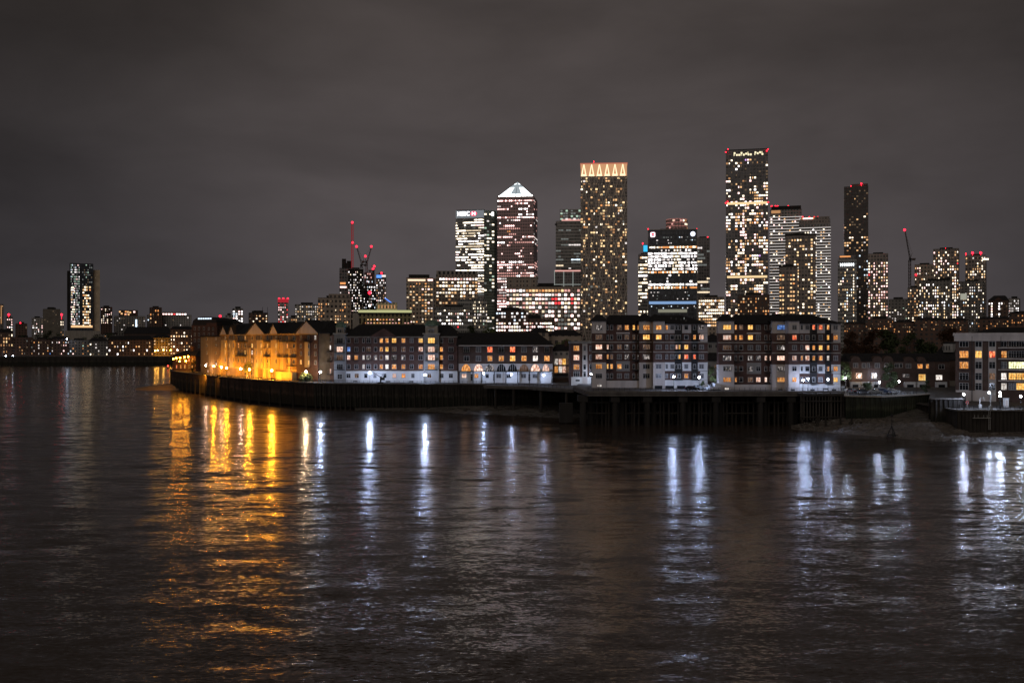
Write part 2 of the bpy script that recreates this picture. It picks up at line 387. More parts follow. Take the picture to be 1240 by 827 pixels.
def bands(f, cols, y0, y1, rows, fn, face='F', x0=None, x1=None, wf=.9, hf=.5, p=0.0, depth=None, name='window_band', u0=None, u1=None):
    """office floors: one ribbon of panes to a floor, each a part of its own"""
    zt, zb = f.z(y0, None, p), f.z(y1, None, p); fh = (zt-zb)/rows
    if face == 'F':
        ua = 0 if x0 is None else f.u(x0, p); ub = f.w if x1 is None else f.u(x1, p)
    else: ua, ub = 0, depth
    cw = (ub-ua)/cols
    for r in range(rows):
        b = MB(); mats = []; z = zt-fh*(r+.5); h = fh*hf
        for c in range(cols):
            k = fn(r, c)
            if not k: continue
            if random.random() < .22: k = DIM.get(k, k)
            m = EM[k]
            if m not in mats: mats.append(m)
            a0, a1 = ua+cw*(c+.5-wf/2), ua+cw*(c+.5+wf/2); i = mats.index(m); hh = h*random.choice((1, 1, .95, .9, .7))
            if face == 'F': b.box(a0, a1, -p-.12, -p+.05, z-hh/2, z+hh/2, i)
            elif face == 'R': b.box(f.w-.05, f.w+.12, a0, a1, z-hh/2, z+hh/2, i)
            else: b.box(-.12, .05, a0, a1, z-hh/2, z+hh/2, i)
        if b.f: b.build(name, mats, f.root)
def pick(**kw):
    ks = list(kw); ws = list(kw.values()); tot = sum(ws)
    def g():
        x = random.random()*tot
        for k, w in zip(ks, ws):
            x -= w
            if x <= 0: return None if k == 'none' else k
        return None
    return g
def rand(prob, **kw):
    g = pick(**kw); return lambda r, c: g() if random.random() < (prob(r, c) if callable(prob) else prob) else ('faint' if random.random() < .11 else None)
def runs(prob, stay=.75, **kw):
    """neighbouring panes tend to be lit alike"""
    g = pick(**kw); st = {'on': False, 'k': None, 'r': -1}
    def fn(r, c):
        pr = prob(r) if callable(prob) else prob
        if st['r'] != r: st['r'] = r; st['on'] = random.random() < pr; st['k'] = g()
        elif random.random() > stay: st['on'] = random.random() < pr; st['k'] = g() if random.random() < .5 else st['k']
        return st['k'] if st['on'] else None
    return fn
def tower(name, label, x0, x1, yt, Y, d, mat, dY=None, group=None, cat='tower', zb=8.0, roof=True):
    if not dY: dY = -(x1-x0)/FPX*Y*((x0+x1)/2-CX)/FPX*.9
    f = Fac(name, label, cat, x0, Y, x1, Y+dY, zb, group); f.h = f.z(yt); f.d = d
    b = MB(); b.box(0, f.w, 0, d, 0, f.h); b.build('wall', mat, f.root)
    if roof:
        b = MB(); t = .5
        b.box(.15, f.w-.15, .15, d-.15, f.h, f.h+.3)
        b.box(f.w*.25, f.w*.75, d*.3, d*.75, f.h+.3, f.h+2.2)
        b.build('roof', dark_concrete, f.root)
    return f
def beacon(f, px, py, r=1.0, post=True, p=0.0, dy=1.0):
    u, y, z = f.at(px, py, p); y += dy; r *= .8
    b = MB(); b.ball((0, 0, 0), r)
    if post:
        zr = min(z-.2, f.h) if hasattr(f, 'h') else z-2
        if z - zr > .3: b.tube((0, 0, zr-z), (0, 0, 0), .18)
    return b.build('beacon', beacon_red, f.root, (u, y, z))
def text_part(f, s, px0, px1, py, hpx, mat, p=.3, name='lettering'):
    cu = bpy.data.curves.new('txt', 'FONT'); cu.body = s; cu.size = 1; cu.extrude = .02; cu.align_x = 'LEFT'; cu.resolution_u = 3
    ob = bpy.data.objects.new('txt', cu); COL.objects.link(ob)
    dg = bpy.context.evaluated_depsgraph_get(); me = bpy.data.meshes.new_from_object(ob.evaluated_get(dg)); bpy.data.objects.remove(ob)
    xs = [v.co.x for v in me.vertices]; ys = [v.co.y for v in me.vertices]
    u0, u1 = f.u(px0, p), f.u(px1, p); zm = f.z(py, (px0+px1)/2, p); hh = f.z(py-hpx/2, None, p)-f.z(py+hpx/2, None, p)
    sx, sz = (u1-u0)/(max(xs)-min(xs)), hh/(max(ys)-min(ys))
    for v in me.vertices:
        x, yy, zz = v.co; v.co = (u0+(x-min(xs))*sx, -p-zz*5, zm-hh/2+(yy-min(ys))*sz)
    me.materials.clear(); me.materials.append(mat); return link(name, me, f.root)

# ------------------------------------------------------------------ trees
leaf_green = surf('dark_leaves', (.055, .075, .030), .8, .5, .8)
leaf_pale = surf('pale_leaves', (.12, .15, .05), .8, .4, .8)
leaf_rust = surf('autumn_leaves', (.12, .06, .03), .8, .5, .8)
bark = surf('bark', (.06, .045, .035), .9, .4, 3.0)
def tree(label, px, pybase, Y, hpx, wpx, leaf=leaf_green, n=1500, group=None, zb=None, name='tree', cat='tree', low=.22):
    s = Y/FPX; h, w = hpx*s, wpx*s; z0 = WZ(pybase, Y) if zb is None else zb
    if zb is not None: h = WZ(pybase-hpx, Y)-zb
    r = thing(name, label, cat, (WX(px, Y), Y, z0), random.uniform(0, 6), group)
    t = MB(); t.tube((0,0,-.3), (0,0,h*.4), w*.035+.08, w*.022+.05, 7)
    clumps = []
    for i in range(11):
        a = i*2.4+random.uniform(-.4,.4); q = random.uniform(.1, 1.0)**.6; zz = h*random.uniform(low+.1, .9)
        rad = w*.36*q*(1-.55*abs((zz/h-.5)/.5)**2)
        c = Vector((math.cos(a)*rad, math.sin(a)*rad, zz)); clumps.append((c, w*random.uniform(.14, .25)))
        t.tube((0,0,h*random.uniform(.25,.4)), c, w*.016+.03, .03, 5)
    t.build('trunk', bark, r)
    b = MB(); ls = max(.22, min(.75, w*.05))
    for i in range(n):
        c, cr = random.choice(clumps)
        d = Vector((random.gauss(0,1), random.gauss(0,1), random.gauss(0,.8)))
        d = d.normalized()*cr*random.uniform(.35, 1.12)
        p = c+d
        if p.z > h: p.z = h - random.uniform(0, .1*h)
        u = Vector((random.gauss(0,1), random.gauss(0,1), random.gauss(0,.6))).normalized(); v = u.orthogonal().normalized()
        l = ls*random.uniform(.6, 1.3)
        b.poly((p-u*l, p-v*l*.5, p+u*l, p+v*l*.55))
    b.build('crown', leaf, r); return r

# ------------------------------------------------------------------ lamps
LAMPC = {'orange': (1, .36, .02), 'amber': (1, .45, .07), 'warm': (1, .70, .42), 'pinkw': (1, .64, .44), 'blue': (.56, .68, 1.0), 'white': (.66, .76, 1.0)}
def lamp(px, py, Y, col, label, s=220, r=.30, zg=None, kind='post', group=None, name=None):
    x, z = WX(px, Y), WZ(py, Y); s = int(s * (3.6 if col in ('orange', 'amber') else .5 if col == 'pinkw' else 1.7))
    m = emit('lamp_%s_%d' % (col, s), LAMPC[col], s, True)
    if kind == 'post':
        zg = 9.5 if zg is None else zg; h = z - zg
        o = thing(name or 'street_lamp', label, 'street lamp', (x, Y, zg), 0, group or 'street lamps along the river walk')
        b = MB(); b.tube((0,0,0), (0,0,.7), .11, .09); b.tube((0,0,.7), (0,0,h-r*.9), .06, .05); b.tube((0,0,h-r-.06), (0,0,h-r*.85), .16, .16, 8); b.build('pole', dark_metal, o)
        c = MB(); c.tube((0,0,h+r*.93), (0,0,h+r*1.25), r*.75, .05, 8); c.build('cap', dark_metal, o)
    else:
        o = thing(name or 'wall_lamp', label, 'wall lamp', (x, Y, z), 0, group or 'lamps on the walls'); h = 0
        b = MB(); b.box(-.05, .05, 0, kind if isinstance(kind, (int, float)) else .7, r*.9, r*.9+.08); b.build('bracket', dark_metal, o)
    g = MB(); g.ball((0,0,h), r, 8, 5); g.build('lamp_globe', m, o)
    return o
# ------------------------------------------------------------------ water
def water_material():
    m = bpy.data.materials.new('river_water'); m.use_nodes = True; nt = m.node_tree; N = nt.nodes; L = nt.links
    b = N['Principled BSDF']; b.inputs['Base Color'].default_value = (.080, .060, .048, 1)
    b.inputs['Roughness'].default_value = .175; b.inputs['IOR'].default_value = 1.58
    geo = N.new('ShaderNodeNewGeometry')
    acc = None
    # slopes of four trains of wavelets, long across the view, short along it; metres
    for sx, sy, ax, ay, rot, det in ((.65, 2.1, .040, .056, 5, 3), (.16, .50, .030, .048, -9, 2), (1.9, 4.8, .046, .064, 16, 1), (.060, .17, .020, .044, 10, 2)):
        mp = N.new('ShaderNodeMapping'); mp.inputs['Scale'].default_value = (sx, sy, 1); mp.inputs['Rotation'].default_value = (0, 0, R(rot))
        L.new(geo.outputs['Position'], mp.inputs[0])
        nz = N.new('ShaderNodeTexNoise'); nz.noise_dimensions = '2D'; nz.inputs['Scale'].default_value = 1; nz.inputs['Detail'].default_value = det
        nz.inputs['Distortion'].default_value = .6
        L.new(mp.outputs[0], nz.inputs['Vector'])
        sb = N.new('ShaderNodeVectorMath'); sb.operation = 'SUBTRACT'; L.new(nz.outputs['Color'], sb.inputs[0]); sb.inputs[1].default_value = (.5, .5, .5)
        ml = N.new('ShaderNodeVectorMath'); ml.operation = 'MULTIPLY'; L.new(sb.outputs[0], ml.inputs[0]); ml.inputs[1].default_value = (ax*5, ay*5, 0)
        mlo = ml.outputs[0]
        if sx > .4:      # wavelets too small to be told apart far out are left to the roughness there
            sp = N.new('ShaderNodeSeparateXYZ'); L.new(geo.outputs['Position'], sp.inputs[0])
            fd = N.new('ShaderNodeMapRange'); L.new(sp.outputs[1], fd.inputs[0]); fd.inputs[1].default_value = 90; fd.inputs[2].default_value = 260; fd.inputs[3].default_value = 1; fd.inputs[4].default_value = .35 if sx < 1 else .15
            s3 = N.new('ShaderNodeVectorMath'); s3.operation = 'SCALE'; L.new(mlo, s3.inputs[0]); L.new(fd.outputs[0], s3.inputs['Scale']); mlo = s3.outputs[0]
        if acc is None: acc = mlo
        else:
            ad = N.new('ShaderNodeVectorMath'); L.new(acc, ad.inputs[0]); L.new(mlo, ad.inputs[1]); acc = ad.outputs[0]
    # breeze patches
    mp = N.new('ShaderNodeMapping'); mp.inputs['Scale'].default_value = (.010, .028, 1); L.new(geo.outputs['Position'], mp.inputs[0])
    nz = N.new('ShaderNodeTexNoise'); nz.noise_dimensions = '2D'; nz.inputs['Scale'].default_value = 1; nz.inputs['Detail'].default_value = 3; L.new(mp.outputs[0], nz.inputs['Vector'])
    mr = N.new('ShaderNodeMapRange'); L.new(nz.outputs[0], mr.inputs[0]); mr.inputs[1].default_value = .3; mr.inputs[2].default_value = .7; mr.inputs[3].default_value = .55; mr.inputs[4].default_value = 1.15
    sc = N.new('ShaderNodeVectorMath'); sc.operation = 'SCALE'; L.new(acc, sc.inputs[0]); L.new(mr.outputs[0], sc.inputs['Scale'])
    up = N.new('ShaderNodeVectorMath'); L.new(sc.outputs[0], up.inputs[0]); up.inputs[1].default_value = (0, 0, 1)
    nn = N.new('ShaderNodeVectorMath'); nn.operation = 'NORMALIZE'; L.new(up.outputs[0], nn.inputs[0]); L.new(nn.outputs[0], b.inputs['Normal'])
    return m
b = MB(); b.quad((-2400, -100, 0), (2400, -100, 0), (2400, 1200, 0), (-2400, 1200, 0))
tag(b.build('river_water', water_material()), 'dark river with long shimmering light reflections', None, None, 'structure')

# ------------------------------------------------------------------ land
paving = surf('paving', (.10, .095, .09), .8, .35, .8)
mud = surf('wet_mud', (.15, .138, .125), .50, .5, .5, bump=.25)
shingle = surf('shingle_shore', (.19, .165, .145), .62, .6, 1.6, bump=.22)
def wet(m):
    N = m.node_tree.nodes; L = m.node_tree.links; tc = N.new('ShaderNodeTexCoord'); nz = N.new('ShaderNodeTexNoise'); nz.inputs['Scale'].default_value = .22; nz.inputs['Detail'].default_value = 6; L.new(tc.outputs['Object'], nz.inputs['Vector'])
    mr = N.new('ShaderNodeMapRange'); L.new(nz.outputs[0], mr.inputs[0]); mr.inputs[1].default_value = .42; mr.inputs[2].default_value = .58; mr.inputs[3].default_value = .18; mr.inputs[4].default_value = .75; L.new(mr.outputs[0], N['Principled BSDF'].inputs['Roughness'])
wet(shingle); wet(mud)
sand = surf('sand_bank', (.30, .22, .14), .8, .3, .4, bump=.1)
def P2(px, Y): return (WX(px, Y), Y)
LAND = [(-2400, 1032), P2(120, 1032), P2(236, 1036), P2(229, 800), P2(216, 620), P2(206, 535), P2(222, 500), P2(240, 472), P2(270, 437), P2(300, 410), P2(340, 388),
        P2(380, 372), P2(440, 366), P2(520, 363), P2(600, 362), P2(690, 360), P2(700, 346), P2(1022, 346), P2(1024, 285), P2(1067, 281), P2(1128, 296), P2(1127, 270),
        P2(1166, 270), P2(1168, 326), (900, 326), (2400, 326), (2400, 2400), (-2400, 2400)]
bm = bmesh.new(); vs = [bm.verts.new((x, y, 9.5)) for x, y in LAND]
es = [bm.edges.new((vs[i], vs[(i+1) % len(vs)])) for i in range(len(vs))]
bmesh.ops.triangle_fill(bm, edges=es, use_beauty=True); bmesh.ops.recalc_face_normals(bm, faces=bm.faces)
for fc in bm.faces:
    if fc.normal.z < 0: fc.normal_flip()
me = bpy.data.meshes.new('ground'); bm.to_mesh(me); bm.free(); me.materials.append(paving)
tag(link('ground', me), 'dark flat ground behind the river walls', None, None, 'structure')
# the lower quay floor
b = MB(); qx0, qx1 = WX(1161, 262), 330
b.prism([(qx0, 262.4), (qx1, 262.4), (qx1, 327), (WX(1166, 262)+2, 327)], 6.2, 6.9); tag(b.build('quay_floor', paving), 'low paved quay before the cream block', None, None, 'structure')
# foreshores
def shore(name, label, pts, mat, n=8, rough=.25):
    """pts: (photo column, Y at the water, Y at the wall, z at the wall)"""
    b = MB(); rows = []
    fine = []
    for i in range(len(pts)-1):
        for k in range(6): fine.append(tuple(pts[i][j]+(pts[i+1][j]-pts[i][j])*k/6 for j in range(4)))
    fine.append(pts[-1])
    for (px, Yw, Yt, zt) in fine:
        r = []
        for k in range(n+1):
            t = k/n; Y = Yw-1.5 + (Yt-Yw+1.5)*t; z = -.15 + (zt+.15)*t**.9 + (random.uniform(-rough, rough)*zt*.25 if 0 < k < n else 0)
            r.append((WX(px, Y), Y, z))
        rows.append(r)
    for i in range(len(rows)-1):
        for k in range(n): b.quad(rows[i][k], rows[i+1][k], rows[i+1][k+1], rows[i][k+1])
    return tag(b.build(name, mat), label, None, None, 'structure')
shore('foreshore', 'dark wet shingle foreshore below the quay', [(958, 284, 291, .5), (985, 279, 291, 1.6), (1022, 271, 286.5, 3.0), (1067, 262, 281.3, 3.4), (1100, 256, 279, 3.6), (1127, 252, 270.3, 3.3), (1165, 246, 269.8, 2.8), (1175, 245, 262.3, 1.0), (1300, 228, 262.3, 1.4)], shingle)
b = MB(); b.poly([(WX(1066, 281.5), 281.6, 3.38), (WX(1100, 279), 278.6, 3.6), (WX(1127.6, 270), 269.8, 3.32), (WX(1130, 297), 297, 6.3)]); tag(b.build('slipway', mud), 'grey slipway sloping up beside the inlet wall', None, None, 'structure')
shore('mud_strip', 'strip of mud showing at the foot of the piled wall', [(430, 362, 366, .5), (520, 355, 363, .9), (560, 345, 362, 1.5), (640, 332, 361, 2.0), (690, 322, 360, 2.0), (760, 318, 346, 1.2)], mud)
# stones, bricks and driftwood lying on the shingle
b = MB()
for k in range(520):
    px = random.uniform(965, 1240); t = random.random()**1.4
    Yw = 281-(px-975)*.195 if px < 1165 else 246-(px-1165)*.125; Yt = {0: 284, 1: 281}.get(int(px > 1022), 281) if px < 1067 else (279 if px < 1127 else 269 if px < 1160 else 261); zt = 1.8+(px-975)*.034 if px < 1022 else 3.3 if px < 1127 else 2.6 if px < 1162 else 1.0
    Y = Yw+(Yt-Yw)*t; z = zt*t**.9; s = random.uniform(.08, .34)*(1.7 if random.random() < .08 else 1); c = Vector((WX(px, Y), Y, z+s*.15)); n0 = len(b.v)
    pts = [Vector((random.uniform(.6, 1)*math.cos(a)*s*1.3, random.uniform(.6, 1)*math.sin(a)*s, 0)) for a in [2*math.pi*i/6 for i in range(6)]]
    for q in pts: b.v.append(tuple(c+q+Vector((0, 0, -.4*s))))
    for q in pts: b.v.append(tuple(c+q*.6+Vector((0, 0, s*random.uniform(.3, .6)))))
    b.f.append(tuple(n0+6+i for i in range(6))); b.mi.append(0)
    for i in range(6): j = (i+1) % 6; b.f.append((n0+i, n0+j, n0+6+j, n0+6+i)); b.mi.append(0)
tag(b.build('shore_stones', surf('shore_stone', (.13, .12, .11), .6, .6, .8)), 'scattered stones and broken brick on the foreshore', None, None, 'stuff')
b = MB(); ring = []
cxp, cyp = WX(212, 535), 535
for k in range(6):
    t = k/5; ring.append([(cxp+math.cos(a)*21*(1-t*.8)*(1+.10*math.sin(3*a)), cyp+math.sin(a)*28*(1-t*.8)*(1+.08*math.sin(2*a+1)), -.1+2.4*t**.8) for a in [2*math.pi*i/28 for i in range(28)]])
for k in range(5):
    for i in range(28): j = (i+1) % 28; b.quad(ring[k][i], ring[k][j], ring[k+1][j], ring[k+1][i])
b.poly(ring[5]); tag(b.build('sandbank', sand), 'low sandbank spit lit orange at the point', None, None, 'structure')

# ------------------------------------------------------------------ river walls
def river_wall(label, pts, z0, z1, mat, pitch=1.1, depth=.28, piles=0, group='river walls', coping=True, cm=None):
    """a piled wall along plan points; folds are real"""
    c = Vector((*pts[0], 0)); r = thing('river_wall', label, 'river wall', (c.x, c.y, z0), 0, group); P = [Vector(p)-c.xy for p in pts]
    b = MB(); line = []
    for i in range(len(P)-1):
        a, q = P[i], P[i+1]; d = q-a; n = max(2, int(d.length/pitch)); nr = Vector((d.y, -d.x)).normalized()
        for k in range(n):
            for fr, off in ((0, 0), (.38, 0), (.5, -depth), (.88, -depth)):
                t = (k+fr)/n; line.append(a+d*t+nr*off)
    line.append(P[-1]); h = z1-z0
    for i in range(len(line)-1): b.quad((*line[i], 0), (*line[i+1], 0), (*line[i+1], h), (*line[i], h))
    b.build('sheet_piling', mat, r)
    if coping:
        b = MB()
        for i in range(len(P)-1):
            a, q = P[i], P[i+1]; d = (q-a); nr = Vector((d.y, -d.x)).normalized()
            b.prism([tuple(a+nr*.35), tuple(q+nr*.35), tuple(q-nr*1.0), tuple(a-nr*1.0)], h-.25, h+.12+.004*i)
        b.build('coping', cm or concrete, r)
    if piles:
        L = []; tot = sum((P[i+1]-P[i]).length for i in range(len(P)-1)); s = 0; me = None
        for k in range(piles):
            want = tot*(k+.5)/piles; acc = 0
            for i in range(len(P)-1):
                ln = (P[i+1]-P[i]).length
                if acc+ln >= want:
                    d = (P[i+1]-P[i])/ln; q = P[i]+d*(want-acc)+Vector((d.y, -d.x))*.35; break
                acc += ln
            if me is None:
                t = MB(); t.tube((0,0,-1), (0,0,h-.5), .26, .22, 7); me = t.mesh('fender_pile', timber_dark)
            o = link('fender_pile', me, r, (q.x, q.y, 0)); o.scale.z = random.uniform(.72, 1.0)
    return r
def tide_wall(name, col):
    """piling with streaks, a pale tide line and a dark weedy foot"""
    m = surf(name, col, .85, .5, .35, streak=True); nt = m.node_tree; N = nt.nodes; L = nt.links; b = N['Principled BSDF']
    src = b.inputs['Base Color'].links[0].from_socket
    tc = N.new('ShaderNodeTexCoord'); sp = N.new('ShaderNodeSeparateXYZ'); L.new(tc.outputs['Object'], sp.inputs[0])
    nz = N.new('ShaderNodeTexNoise'); nz.inputs['Scale'].default_value = .4; nz.inputs['Detail'].default_value = 5; L.new(tc.outputs['Object'], nz.inputs['Vector'])
    ma = N.new('ShaderNodeMath'); ma.operation = 'MULTIPLY_ADD'; L.new(nz.outputs[0], ma.inputs[0]); ma.inputs[1].default_value = 3.5; L.new(sp.outputs[2], ma.inputs[2])
    rp = N.new('ShaderNodeValToRGB'); mr = N.new('ShaderNodeMapRange'); L.new(ma.outputs[0], mr.inputs[0]); mr.inputs[2].default_value = 11; L.new(mr.outputs[0], rp.inputs[0])
    e = rp.color_ramp.elements; e[0].position = .25; e[0].color = (.45, .55, .40, 1); e[1].position = .95; e[1].color = (1.35, 1.25, 1.2, 1)
    for p, c in ((.48, (.6, .68, .5, 1)), (.56, (1.9, 1.8, 1.6, 1)), (.66, (1.0, .95, .92, 1))): q = e.new(p); q.color = c
    mx = N.new('ShaderNodeVectorMath'); mx.operation = 'MULTIPLY'; L.new(src, mx.inputs[0]); L.new(rp.outputs[0], mx.inputs[1]); L.new(mx.outputs[0], b.inputs['Base Color'])
    return m
rust = tide_wall('rusty_piling', (.036, .023, .019))
pilemat = tide_wall('tarred_piling', (.026, .024, .023))
algae = tide_wall('weedy_piling', (.028, .034, .025))
river_wall('long dark embankment wall across the river, under the low houses', [(-700, 1031.6), P2(120, 1031.6), P2(236, 1035.6)], 0, 9.5, pilemat, 6, .3, group=None)
river_wall('wall along the back channel behind the sandy point', [P2(236, 1035), P2(229, 800), P2(216, 620), P2(206, 535)], 0, 9.5, rust, 4, .3)
river_wall('curved rusty piled wall below the amber-lit flats', [P2(206, 535), P2(222, 500), P2(240, 472), P2(270, 437), P2(300, 410), P2(340, 388), P2(380, 372)], .8, 9.5, rust, 1.2, .3, 22)
river_wall('dark piled wall below the brick building with two turrets', [P2(380, 372), P2(440, 366), P2(520, 363), P2(600, 362)], .8, 9.5, pilemat, 1.2, .3, 34)
river_wall('piled wall hidden in shade behind the walkway', [P2(600, 362), P2(690, 360), P2(700, 346), P2(1022, 346)], .8, 9.5, pilemat, 1.4, .3)
river_wall('weedy inlet wall below the terraced houses and parked cars', [P2(1022, 346), P2(1024, 285), P2(1067, 281), P2(1128, 296)], 1.5, 9.5, algae, 1.2, .25, cm=stone)
river_wall('short dark piled wall between the slipway and the low quay', [P2(1128, 296), P2(1127, 270), P2(1166, 270), P2(1167, 290)], 1.5, 9.5, pilemat, 1.2, .3, 9)
river_wall('black quay wall under the white kiosk', [(WX(1163, 262)+1.2, 300), P2(1160, 262), (330, 262)], .2, 6.9, timber_dark, 1.0, .22, 16)

# ------------------------------------------------------------------ the pier
def ccw(p):
    return p if sum(p[i][0]*p[(i+1) % len(p)][1]-p[(i+1) % len(p)][0]*p[i][1] for i in range(len(p))) > 0 else p[::-1]
pier = thing('river_pier', 'long concrete riverside pier carrying the two pale apartment blocks', 'pier', (WX(700, 295), 295, 0))
po = Vector((WX(700, 295), 295))
def pl(px, Y): return (WX(px, Y)-po.x, Y-po.y)
DECK = ccw([pl(695, 321), pl(712, 291.5), pl(1023, 291.5), pl(1023, 346.2), pl(700.5, 346.2)])
WALK = ccw([pl(586, 354), pl(640, 345), pl(694.6, 323.5), pl(700.2, 346.2), pl(690, 359.6), pl(590, 361.4)])
b = MB(); b.prism(WALK, 8.3, 9.3); b.build('walkway', concrete, pier)
b = MB(); b.prism(DECK, 9.0, 10.3); b.build('deck', concrete, pier)
b = MB()
for a, q, dz in (((586, 354), (640, 345), -1), ((640, 345), (694.6, 323.5), -1), ((695, 321), (712, 291.5), 0), ((712, 291.5), (1023, 291.5), 0)):
    A, Q = Vector(pl(*a)), Vector(pl(*q)); d = (Q-A).normalized(); nr = Vector((d.y, -d.x))
    b.prism(ccw([tuple(A+nr*.02), tuple(Q+nr*.02), tuple(Q+nr*.32), tuple(A+nr*.32)]), 9.75+dz, 10.48+dz)
b.build('kerb', concrete, pier)
for px, w, Y, m_ in ((706, 1.9, 293.5, concrete), (745, 1.7, 292.6, concrete), (784, 1.7, 292.6, concrete), (827, 1.7, 292.6, concrete), (867, 1.7, 292.6, concrete), (921, 1.7, 292.6, concrete), (958, 1.7, 292.6, concrete), (1006, 1.6, 292.6, concrete)):
    x, y = pl(px, Y); b = MB(); b.tube((x, y+.4, -1), (x, y+.4, 7.2), w*.5, w*.5, 10); b.box(x-w*.75, x+w*.75, y-.55, y+5, 7.2, 9.0)
    b.tube((x+2.6, y+5, -1), (x+2.6, y+5, 7.2), w*.45, w*.45, 10); b.build('pillar', dark_concrete, pier)
for px, Y in ((600, 353), (622, 349), (655, 340), (686, 328), (724, 320), (764, 316), (806, 318), (846, 318), (895, 318), (940, 316)):
    x, y = pl(px, Y); b = MB(); b.tube((x, y, -1), (x, y, 9.0 if px > 700 else 8.3), .5, .5, 8); b.build('pile', timber_dark, pier)
_pm = MB(); _pm.tube((0, 0, -1), (.12, 0, 9.0), .36, .3, 7); _pm = _pm.mesh('pile', timber_dark)
for k in range(62):
    px = 708+k*5.1+random.uniform(-1.6, 1.6); x, y = pl(px, random.choice((296.5, 298, 300.5)))
    o = link('pile', _pm, pier, (x, y, 0), random.uniform(0, 6)); o.scale.z = random.choice((1, 1, 1, .8))
for zz, Yb in ((6.6, 297.2), (3.4, 297.4)):
    xa, ya = pl(706, Yb); xb, _ = pl(1022, Yb); b = MB(); b.box(xa, xb, ya-.15, ya+.15, zz, zz+.4); b.build('waling', timber_dark, pier)
x, y = pl(690, 303); b = MB(); b.box(x-3.2, x+.9, y-1.2, y+2, .4, 6.3); b.build('pile_cap', dark_concrete, pier)
# the timber fender frame at the end of the pier
jt = thing('timber_jetty', 'weathered slatted timber jetty frame at the end of the pier', 'jetty', (WX(970, 287.5), 287.5, 0))
jw = WX(1022, 287.5)-WX(970, 287.5); b = MB()
for zz in (9.3, 7.6, 3.0): b.box(-.4, jw+.4, -.25, .05, zz, zz+.38)
b.build('rail_beam', timber_dark, jt)
wood_grey = surf('grey_timber', (.07, .062, .055), .85, .5, 1.0, streak=True)  # weathered grey timber, paler than the wet piles
mslat = MB(); mslat.box(-.16, .16, .06, .26, 2.4, 9.6); mslat = mslat.mesh('slat_post', wood_grey)
for i in range(15): o = link('slat_post', mslat, jt, (jw*i/14, 0, 0)); o.scale.z = random.uniform(.96, 1.02)
for xx in (.5, jw*.36, jw*.7, jw-.5):
    b = MB(); b.tube((xx, .5, -.5), (xx, .5, 10.2), .32, .28, 8); b.build('pile', timber_dark, jt)
b = MB(); b.box(0, jw, .27, 3.8, 9.75, 10.0); b.build('walkway', wood_grey, jt)
mp_ = None
for i, (px, Y, h, lb) in enumerate(((990, 283, 3.6, 'thick stub of timber below the middle of the slatted jetty'), (1000, 281, 2.6, 'short black mooring post standing on the shingle by the jetty'), (1018.5, 279, 3.4, 'tallest lone mooring post on the shingle, right of the jetty foot'), (1031, 278, 2.9, 'bent mooring post on the shingle before the weedy inlet wall'), (1043, 277, 2.0, 'lowest worn mooring post by the inlet wall'))):
    r = thing('mooring_post', lb, 'mooring post', (WX(px, Y), Y, .6), 0, 'old mooring posts on the foreshore')
    b = MB(); b.tube((0, 0, -.5), (random.uniform(-.25, .25), .1, h), .42 if i == 0 else .3, .24, 8); b.box(-.7, .7, -.12, .12, h*.55, h*.55+.3); b.build('post', timber_dark, r)
# navigation beacon on the shore
nb = thing('tripod_beacon', 'thin black tripod navigation mast standing at the water edge', 'navigation mark', (WX(1080, 259), 259, 0))
b = MB(); b.tube((0,0,2.2), (0,0,6.6), .12, .07); b.box(-.35, .35, -.05, .05, 5.4, 6.1); b.build('mast', black_iron, nb)
for a in (.4, 2.5, 4.6): b = MB(); b.tube((math.cos(a)*1.5, math.sin(a)*1.5, -.5), (0,0,3.2), .15, .10); b.build('leg', black_iron, nb)
b = MB(); b.box(-1.3, 1.3, -.8, .8, .7, .85); b.build('platform', black_iron, nb)
# river buoy at the back channel
bu = thing('river_buoy', 'small red-lit buoy floating off the sandy point', 'buoy', (WX(203.3, 900), 900, 0))
b = MB(); b.tube((0,0,-.4), (0,0,.9), 1.2, .9, 10); b.tube((0,0,.9), (0,0,2.4), .18, .12); b.build('float', dark_metal, bu)
b = MB(); b.ball((0,0,2.9), .6); b.build('lamp_globe', emit('buoy_red', (1, .06, .04), 7, True), bu)

# ------------------------------------------------------------------ railings
def railing(label, pts, z, n):
    c = Vector(pts[0]); r = thing('railing', label, 'railing', (c.x, c.y, z), 0, 'railings along the water'); P = [Vector(p)-c for p in pts]
    b = MB()
    for i in range(len(P)-1):
        for zz in (1.05, .72, .4): b.tube((*P[i], zz), (*P[i+1], zz), .035, None, 4)
    b.build('rail', dark_metal, r); t = MB(); t.tube((0,0,0), (0,0,1.1), .05, None, 5); me = t.mesh('post', dark_metal)
    tot = sum((P[i+1]-P[i]).length for i in range(len(P)-1))
    for k in range(n):
        want = tot*k/(n-1)-1e-4; acc = 0
        for i in range(len(P)-1):
            ln = (P[i+1]-P[i]).length
            if acc+ln >= want: q = P[i]+(P[i+1]-P[i])*((want-acc)/ln); break
            acc += ln
        link('post', me, r, (q.x, q.y, 0))
railing('iron railing along the amber-lit river walk', [P2(226, 499.4), P2(241, 473), P2(270.5, 438.4), P2(300.5, 411.5), P2(340.5, 389.3), P2(381, 373)], 9.6, 46)
railing('iron railing before the white ground floor of the turreted building', [P2(381, 373.2), P2(440, 367.2), P2(520, 364.2), P2(588, 363.2)], 9.6, 40)
railing('iron railing curving along the walkway edge', [P2(588, 354.2), P2(640, 345.6), P2(694, 324.4)], 9.35, 20)
railing('iron railing along the edge of the pier before both pale blocks', [P2(712, 292.2), P2(870, 292.2), P2(1022, 292.2)], 10.4, 50)
railing('iron railing on the inlet wall before the parked cars', [P2(1026, 285.6), P2(1067, 281.6), P2(1110, 292)], 9.6, 18)
